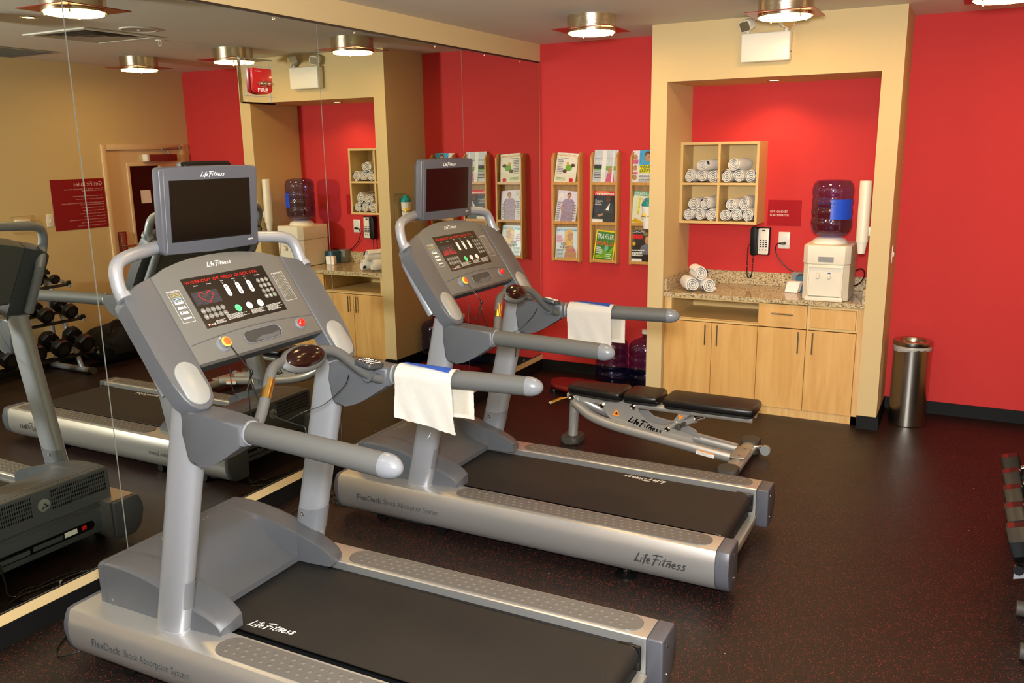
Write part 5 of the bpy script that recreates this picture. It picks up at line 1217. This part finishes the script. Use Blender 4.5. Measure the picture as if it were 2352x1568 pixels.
tw1 = draped('thick white towel with a blue stripe over the near treadmill far handrail', OT, 1.343, 1.596, .893, .892, 2, .398, .0121, .02)
tw2 = draped('thick white towel with a blue stripe over the far treadmill rear handrail', O2, 1.337, 1.590, .866, .884, 5, .398, -.0039, .0)
b = MB(tuple(OT)); 
th_ = kid(tw1, 'outer_layer')[0]
b = MB(); b.tube(smooth([(1.50, .350, .850), (1.497, .348, .838), (1.488, .348, .826)], 3), .0007, 5); part('loose_thread', b, 'white', th_)
# ------------------------------------------------------------------ fire alarm on the mirror
fa = thing('fire_alarm', 'red FIRE alarm with a strobe light in a square glass frame on the mirror', 'fire alarm', (0, 3.41, 2.26)); o_ = fa.location.copy()
y0, y1, z0, z1 = 3.288, 3.530, 2.150, 2.372
b = MB(o_); b.prism([(y0, z0), (y1, z0), (y1, z1), (y0, z1)], 'x', .0005, .010, .0)
bm_ = b.bm
for v in bm_.verts:
    if v.co.x > .005: v.co.y *= .94; v.co.z = (v.co.z+o_.z-(z0+z1)/2)*.93+(z0+z1)/2-o_.z
part('bevelled_mirror', b, 'mirror', fa, sharp=10)
b = MB(o_)
for a in ((y0+.036, y0+.040, z0, z1), (y1-.040, y1-.036, z0, z1)): b.box(.0102, .0108, a[0], a[1], z0+.008, z1-.008)
for a in ((z0+.036, z0+.039), (z1-.039, z1-.036)): b.box(.0102, .0108, y0+.008, y1-.008, a[0], a[1])
part('etched_line', b, 'ellip', fa)
b = MB(o_); b.prism([(3.352, 2.222), (3.36, 2.208), (3.385, 2.199), (3.415, 2.196), (3.445, 2.199), (3.47, 2.208), (3.478, 2.222), (3.478, 2.322), (3.352, 2.322)], 'x', .011, .040, .005, 2); ab = part('alarm_body', b, 'firered', fa)
b = MB(o_); text(b, 'FIRE', (.040, 3.372, 2.208), (0, 1, 0), (0, 0, 1), .070, .0175, lift=.0008, bold=.02); text(b, 'SYSTEM', (.040, 3.362, 2.305), (0, 1, 0), (0, 0, 1), .034, .004, lift=.0008); part('fire_lettering', b, 'white', ab)
b = MB(o_); b.ell((.044, 3.420, 2.247), (.026, .058, .017), 10, 24); sl_ = part('strobe_lens', b, 'strobe', ab)
b = MB(o_); b.box(.038, .050, 3.385, 3.455, 2.238, 2.256, .003); part('strobe_reflector', b, 'chrome', ab)
# ------------------------------------------------------------------ right wall: sign, switch, thermostat
rs = thing('rules_sign', 'large dark red Get Fit Rules sign on the tan wall beside the door', 'sign', (XR, 5.325, 1.235)); o_ = rs.location.copy()
b = MB(o_); b.box(XR-.006, XR-.0005, 5.045, 5.600, 1.236, 1.698, .001, 1); bd_ = part('sign_board', b, 'signred', rs)
Us, Vs = (0, -1, 0), (0, 0, 1)
b = MB(o_); O_ = (XR-.006, 5.60, 1.236)
text(b, 'Get Fit Rules', (XR-.006, 5.575, 1.632), Us, Vs, .30, .040, lift=.0008)
text(b, 'For your safety, it is important that you\nobserve the following:', (XR-.006, 5.575, 1.580), Us, Vs, .40, .032, lift=.0008)
part('sign_heading', b, 'signtext', bd_)
b = MB(o_); lines = ['Consult a physician before beginning any exercise program.', 'Children under 16 must be accompanied by an adult.', 'Do not use any machine that you believe is not working properly,\nand please report it to the front desk.', 'Wear proper shoes and clothing at all times.', 'Wipe down the equipment after each use.', 'Return weights to the rack when you are finished.', 'No food or glass containers in this room.', 'Please limit your workout to thirty minutes when others are waiting.', 'Stop exercising at once if you feel faint or dizzy.', 'Pick up the telephone for the operator in an emergency.']
z = 1.560
for l in lines:
    n_ = l.count('\n')+1; z -= .0265*n_+.001; text(b, l, (XR-.006, 5.575, z), Us, Vs, None, .0125 if n_ == 1 else .032, lift=.0008)
part('sign_rules', b, 'signtext', bd_)
ws = thing('light_switch', 'white light switch next to the red rules sign', 'light switch', (XR, 5.0, 1.34)); o_ = ws.location.copy()
b = MB(o_); b.box(XR-.006, XR-.0005, 4.966, 5.036, 1.280, 1.396, .002, 2); p_ = part('cover_plate', b, 'whitepl', ws)
b = MB(o_); b.box(XR-.014, XR-.006, 4.996, 5.006, 1.328, 1.350, .002); part('toggle', b, 'whitepl', p_)
tm_ = thing('thermostat', 'white thermostat under a clear cover on the tan wall', 'thermostat', (XR, 4.735, 1.33)); o_ = tm_.location.copy()
b = MB(o_); b.box(XR-.026, XR-.0005, 4.668, 4.800, 1.282, 1.368, .006, 2); p_ = part('housing', b, 'whitepl', tm_)
b = MB(o_); b.box(XR-.028, XR-.0262, 4.74, 4.78, 1.318, 1.352); part('display', b, 'gdark', p_)
b = MB(o_); b.box(XR-.05, XR-.0005, 4.640, 4.644, 1.25, 1.40).box(XR-.05, XR-.0005, 4.826, 4.830, 1.25, 1.40).box(XR-.05, XR-.0005, 4.644, 4.826, 1.396, 1.40).box(XR-.05, XR-.0005, 4.644, 4.826, 1.25, 1.254); part('clear_cover', b, 'glassclear', tm_)
# ------------------------------------------------------------------ ceiling fittings
cd_ = thing('air_diffuser', 'square slatted air diffuser in the ceiling, seen in the mirror', 'air vent', (2.38, 4.3, H)); o_ = cd_.location.copy()
x0, x1, y0, y1 = 2.045, 2.70, 3.99, 4.61
b = MB(o_)
b.box(x0, x1, y0, y0+.05, H-.010, H-.0005, .003, 1).box(x0, x1, y1-.05, y1, H-.010, H-.0005, .003, 1).box(x0, x0+.05, y0+.05, y1-.05, H-.010, H-.0005, .003, 1).box(x1-.05, x1, y0+.05, y1-.05, H-.010, H-.0005, .003, 1); part('frame', b, 'ceiling', cd_)
b = MB(o_); b.box(x0+.05, x1-.05, y0+.05, y1-.05, H-.0012, H-.0006); bk_ = part('dark_opening', b, 'grilledark', cd_)
for q in range(4):
    ins = .06+.055*q
    if ins > .26: break
    b = MB(o_); a0, a1, c0, c1 = x0+ins, x1-ins, y0+ins, y1-ins; t_ = .030
    O_ = [(a0, c0), (a1, c0), (a1, c1), (a0, c1)]; I_ = [(a0+t_, c0+t_), (a1-t_, c0+t_), (a1-t_, c1-t_), (a0+t_, c1-t_)]
    vo = [b._v((x, y, H-.0085)) for x, y in O_]; vi = [b._v((x, y, H-.003)) for x, y in I_]
    for k in range(4): b.bm.faces.new([vo[k], vo[(k+1) % 4], vi[(k+1) % 4], vi[k]])
    part('slat', b, 'grille', bk_)
rv = thing('return_grille', 'flat grey return air grille in the ceiling near the thermostat wall', 'air vent', (3.75, 4.45, H)); o_ = rv.location.copy()
b = MB(o_); b.box(3.46, 4.08, 4.20, 4.80, H-.008, H-.0005, .003, 1); part('frame', b, 'grille', rv)
for k in range(20):
    b = MB(o_); b.box(3.50, 4.04, 4.235+k*.027, 4.235+k*.027+.014, H-.0105, H-.0085); part('slat', b, 'grilledark', rv)
sk = thing('ceiling_speaker', 'round perforated ceiling speaker seen in the mirror', 'speaker', (1.842, 4.26, H)); o_ = sk.location.copy()
b = MB(o_); b.lathe([(.125, H-.0005), (.122, H-.007), (.112, H-.008), (.110, H-.006)], (1.842, 4.26, 0), 40, close=False); part('ring', b, 'ceiling', sk)
b = MB(o_); b.lathe([(.110, H-.0015), (.110, H-.006), (.02, H-.0075)], (1.842, 4.26, 0), 36); part('grille', b, 'grille', sk)
b = MB(o_); b.lathe([(.012, H-.007), (.010, H-.010)], (1.842, 4.26, 0), 14); part('centre_dot', b, 'white', sk)
sp2 = thing('sprinkler_head', 'small ceiling sprinkler head seen in the mirror', 'sprinkler', (2.203, 4.74, H)); o_ = sp2.location.copy()
b = MB(o_); b.lathe([(.032, H-.0005), (.030, H-.006), (.010, H-.007)], (2.203, 4.74, 0), 24); part('escutcheon', b, 'whitepl', sp2)
b = MB(o_); b.tube([(2.195, 4.74, H-.006), (2.190, 4.74, H-.028), (2.198, 4.74, H-.042)], .003, 8).tube([(2.211, 4.74, H-.006), (2.216, 4.74, H-.028), (2.208, 4.74, H-.042)], .003, 8).lathe([(.012, H-.046), (.012, H-.043)], (2.203, 4.74, 0), 14); part('deflector', b, 'whitepl', sp2)
dl = dup(nl, (1.953, 3.55, H), None, 'round recessed downlight in the room ceiling, seen at the top left of the mirror')
nl['label'] = 'small recessed downlight in the alcove soffit above the towel shelf'
# ------------------------------------------------------------------ dumbbell racks
def rackframe(ya, yb2, label, TIERS):
    t = thing('dumbbell_rack', label, 'dumbbell rack', (3.86, (ya+yb2)/2, 0), 0, 'dumbbell racks along the tan wall'); o_ = t.location.copy()
    for y in (ya+.05, yb2-.05):
        b = MB(o_); b.tube([(4.10, y, .032), (3.60, y, .032)], .028, 16, sq=(1, .9)); ft = part('floor_tube', b, 'silver', t)
        for xa, xb in ((3.600, 3.562), (4.100, 4.125)):
            b = MB(o_); b.tube([(xa, y, .032), (xb, y, .032)], .0315, 16); part('tube_cap', b, 'rubber', ft)
        b = MB(o_); b.tube([(3.72, y, .05), (4.06, y, .86)], .021, 14); b.tube([(4.07, y, .05), (4.075, y, .84)], .021, 14); part('post', b, 'silver', t)
    for x, z in TIERS:
        b = MB(o_); sl = -.32
        for dx in (-.085, .085):
            b.prism([(x+dx-.022, z+dx*sl*-1-.012), (x+dx+.022, z+dx*sl*-1-.012+.014), (x+dx+.022, z+dx*sl*-1-.006+.014), (x+dx-.022, z+dx*sl*-1-.006)], 'y', ya, yb2, .001, 1)
        sf = part('tier_rail', b, 'blackmatte', t)
        for y in (ya, yb2):
            b = MB(o_); b.prism([(x-.125, z-.055), (x+.125, z+.025), (x+.125, z+.05), (x-.125, z-.02)], 'y', y-.008, y+.008, .002, 1); part('tier_end', b, 'silver', t)
            b = MB(o_); b.tube([(x-.11, y-.012, z-.012), (x-.11, y+.012, z-.012)], .020, 14); part('end_cap', b, 'black', t)
    return t
TIERS = [(3.66, .235), (3.80, .520), (3.94, .815)]
TIERB = [(x+.13, z) for x, z in TIERS]
rackframe(3.76, 4.88, 'three tier dumbbell rack by the duffel bag', TIERS); rackframe(2.30, 3.51, 'three tier dumbbell rack closest to the camera', TIERB)
def make_db(r, L):
    t = thing('dumbbell', 'x', 'dumbbell')
    for s in (-1, 1):
        b = MB(); P_ = [(r*math.cos(R(22.5+45*k)), r*math.sin(R(22.5+45*k))) for k in range(8)]
        w_ = r*.95; b.prism(P_, 'x', s*(L/2)-s*w_ if s > 0 else -L/2, s*(L/2) if s > 0 else -L/2+w_, .010, 2); h_ = part('head', b, 'dumb', t)
        b = MB(); b.prism([(r*.55*math.cos(R(22.5+45*k)), r*.55*math.sin(R(22.5+45*k))) for k in range(8)], 'x', min(s*(L/2), s*(L/2+.0015)), max(s*(L/2), s*(L/2+.0015))); f_ = part('end_face', b, 'hexgrey', h_)
        if s < 0:
            b = MB(); b.box(-L/2+.012, -L/2+w_*.45, -r*.34, r*.34, r*.925, r*.930); part('red_label', b, 'labelred', h_)
    b = MB(); b.tube([(-L/2+r*.9, 0, 0), (-L/6, 0, 0), (0, 0, 0), (L/6, 0, 0), (L/2-r*.9, 0, 0)], [.014, .015, .018, .015, .014], 14); part('handle', b, 'chrome', t)
    return t
protos = {}; cnt = 0
def db(r, L, x, y, z, label, grp):
    global cnt
    key = (round(r, 3), round(L, 3))
    if key not in protos: o = make_db(r, L); protos[key] = o
    else: o = dup(protos[key], (0, 0, 0))
    # tiers slope down towards the room
    o.location = (x, y, z); o.rotation_euler = (0, R(-18), 0); o['label'] = label; o['group'] = grp; cnt += 1
names = ['nearest the duffel bag', 'second from the duffel bag', 'third from the duffel bag', 'fourth from the duffel bag', 'fifth from the duffel bag']
for ti, (tn_, r, L, n_) in enumerate((('bottom', .082, .25, 5), ('middle', .068, .22, 5), ('top', .045, .18, 7))):
    x, z = TIERS[ti]
    for k in range(n_):
        y = 4.77-k*((4.77-3.86)/(n_-1)); zz = z+r+.010
        if n_ == 5: lab_ = 'black octagonal dumbbell on the %s tier, %s' % (tn_, names[k])
        else: lab_ = 'small black dumbbell on the top tier of the rack by the duffel bag'
        db(r, L, x-.004-r*.28, y, zz, lab_, 'dumbbells on the %s tier by the bag' % tn_)
for ti, (tn_, r, L, n_) in enumerate((('bottom', .088, .27, 5), ('middle', .074, .24, 5))):
    x, z = TIERB[ti]
    for k in range(n_):
        y = 3.40-k*(1.0/(n_-1)); db(r, L, x-.004-r*.28, y, z+r+.010, 'black octagonal dumbbell on the %s tier of the rack closest to the camera' % tn_, 'dumbbells on the %s tier of the near rack' % tn_)
# duffel bag
dg = thing('duffel_bag', 'large black duffel bag on the floor between the dumbbell rack and the door', 'duffel bag', (3.86, 5.28, 0)); o_ = dg.location.copy()
b = MB(o_); rnd = random.Random(5)
def bagf(i, j):
    u = 2*math.pi*j/28; f = i/16; s_ = math.sin(math.pi*min(max(f, .0), 1))**.28 if 0 < f < 1 else .35
    rx, rz_ = .21*s_, .175*s_
    x = 3.88+rx*math.copysign(abs(math.cos(u))**.75, math.cos(u)); z = .182+rz_*math.copysign(abs(math.sin(u))**.75, math.sin(u)); y = 5.00+.56*f
    q = .014*noise.noise(Vector((x*7, y*7, z*7))); return (x+q, y, max(.003, z*(.94+.10*f)+q))
b.grid(bagf, 17, 29)
bg = part('bag_body', b, 'bagcloth', dg, sharp=60)
b = MB(o_); b.tube(smooth([(3.70, 5.14, .30), (3.72, 5.16, .36), (3.76, 5.24, .385), (3.76, 5.34, .385), (3.72, 5.42, .36), (3.70, 5.44, .30)], 4), .012, 8, sq=(1.6, .5)); part('carry_strap', b, 'bagcloth', dg)
b = MB(o_); b.box(3.655, 3.66, 5.12, 5.42, .10, .24, .002); part('side_pocket', b, 'bagcloth', dg)
b = MB(o_); b.box(3.68, 3.69, 5.36, 5.42, .30, .315, .002); part('red_tag', b, 'signred', dg)
gr = thing('green_tote', 'green cloth tote standing behind the black duffel bag', 'tote bag', (3.93, 5.66, 0)); o_ = gr.location.copy()
b = MB(o_); b.box(3.80, 4.06, 5.585, 5.73, .002, .30, .03, 3)
for v in b.bm.verts: v.co += Vector((1, 1, 0))*.010*noise.noise((v.co+o_)*9)
part('bag_body', b, 'greencloth', gr, sharp=60)
b = MB(o_); b.tube(smooth([(3.86, 5.60, .29), (3.87, 5.60, .36), (3.93, 5.60, .385), (3.99, 5.60, .36), (4.0, 5.60, .29)], 4), .008, 8); part('handle', b, 'greencloth', gr)
# cables on the floor by the mirror
rnd = random.Random(8)
pts = [(.452, 2.05, .12), (.40, 2.03, .06), (.34, 2.02, .008)]
a = 0
for k in range(26):
    a += .55; q = .10+.035*math.sin(k*.7); pts.append((.22+q*.95*math.cos(a), 2.10+.13*math.sin(k*.33)+q*1.5*math.sin(a), .006+.004*(k % 3)))
b = MB(); b.tube(smooth(pts, 4), .0042, 8); solo('power_cable', b, 'cord', 'coiled black power cable on the floor before the near treadmill', 'cable')
b = MB(); b.tube(smooth([(.45, 2.02, .12), (.38, 1.95, .04), (.27, 1.82, .006), (.16, 1.93, .006), (.09, 2.25, .006), (.10, 2.75, .006), (.15, 3.3, .006), (.22, 3.75, .006)], 6), .0036, 8); solo('power_cable', b, 'cord', 'long thin black cable on the floor along the mirror wall', 'cable')
pts = [(.492, 3.55, .12), (.42, 3.52, .05), (.36, 3.5, .008)]; a = 0
for k in range(20):
    a += .6; q = .08+.03*math.sin(k*.8); pts.append((.25+q*math.cos(a), 3.55+.10*math.sin(k*.4)+q*1.3*math.sin(a), .006+.004*(k % 3)))
b = MB(); b.tube(smooth(pts, 4), .0042, 8); solo('power_cable', b, 'cord', 'coiled black power cable on the floor before the far treadmill', 'cable')
CAMV=(0.49081,-0.21927,-0.01578,1978.93); CAMP=(3.2626,0.0,1.9057); FLASH=250.; EXPO=0.0
# ------------------------------------------------------------------ camera
cam = bpy.data.cameras.new('camera'); co = bpy.data.objects.new('camera', cam); COL.objects.link(co)
yaw, pit, rol, f_ = CAMV
cy_, sy_, cp_, sp_ = math.cos(yaw), math.sin(yaw), math.cos(pit), math.sin(pit)
F_ = Vector((-sy_*cp_, cy_*cp_, sp_)); R_ = Vector((cy_, sy_, 0)); U_ = R_.cross(F_)
R2_ = R_*math.cos(rol)+U_*math.sin(rol); U2_ = -R_*math.sin(rol)+U_*math.cos(rol)
mw = Matrix((R2_, U2_, -F_)).transposed().to_4x4(); mw.translation = Vector(CAMP); co.matrix_world = mw
cam.sensor_width = 36; cam.lens = f_/2352*36; cam.clip_start = .02; cam.clip_end = 50
sc.camera = co
# ------------------------------------------------------------------ light
def area(name, loc, size, power, col, target=None, shape='DISK'):
    l = bpy.data.lights.new(name, 'AREA'); l.shape = shape; l.size = size; l.energy = power; l.color = col
    o = bpy.data.objects.new(name, l); COL.objects.link(o); o.location = loc
    if target is not None: o.rotation_euler = (Vector(target)-Vector(loc)).to_track_quat('-Z', 'Y').to_euler()
    return o
fl = area('camera_flash', (3.20, .02, 2.10), .38, FLASH, (.93, .97, 1), (1.9, 3.6, .9))
w_ = bpy.data.worlds.new('world'); sc.world = w_; w_.use_nodes = True
w_.node_tree.nodes['Background'].inputs[0].default_value = (1, .93, .82, 1); w_.node_tree.nodes['Background'].inputs[1].default_value = .02
sc.view_settings.view_transform = 'Standard'; sc.view_settings.look = 'None'; sc.view_settings.gamma = 1; sc.view_settings.use_curve_mapping = False
sc.view_settings.exposure = EXPO
c = sc.cycles
c.use_denoising = True; c.max_bounces = 7; c.diffuse_bounces = 3; c.use_adaptive_sampling = True; c.adaptive_threshold = .025; c.glossy_bounces = 6; c.transmission_bounces = 8; c.transparent_max_bounces = 8
c.sample_clamp_indirect = 12; c.caustics_reflective = True; c.caustics_refractive = False; c.blur_glossy = .3
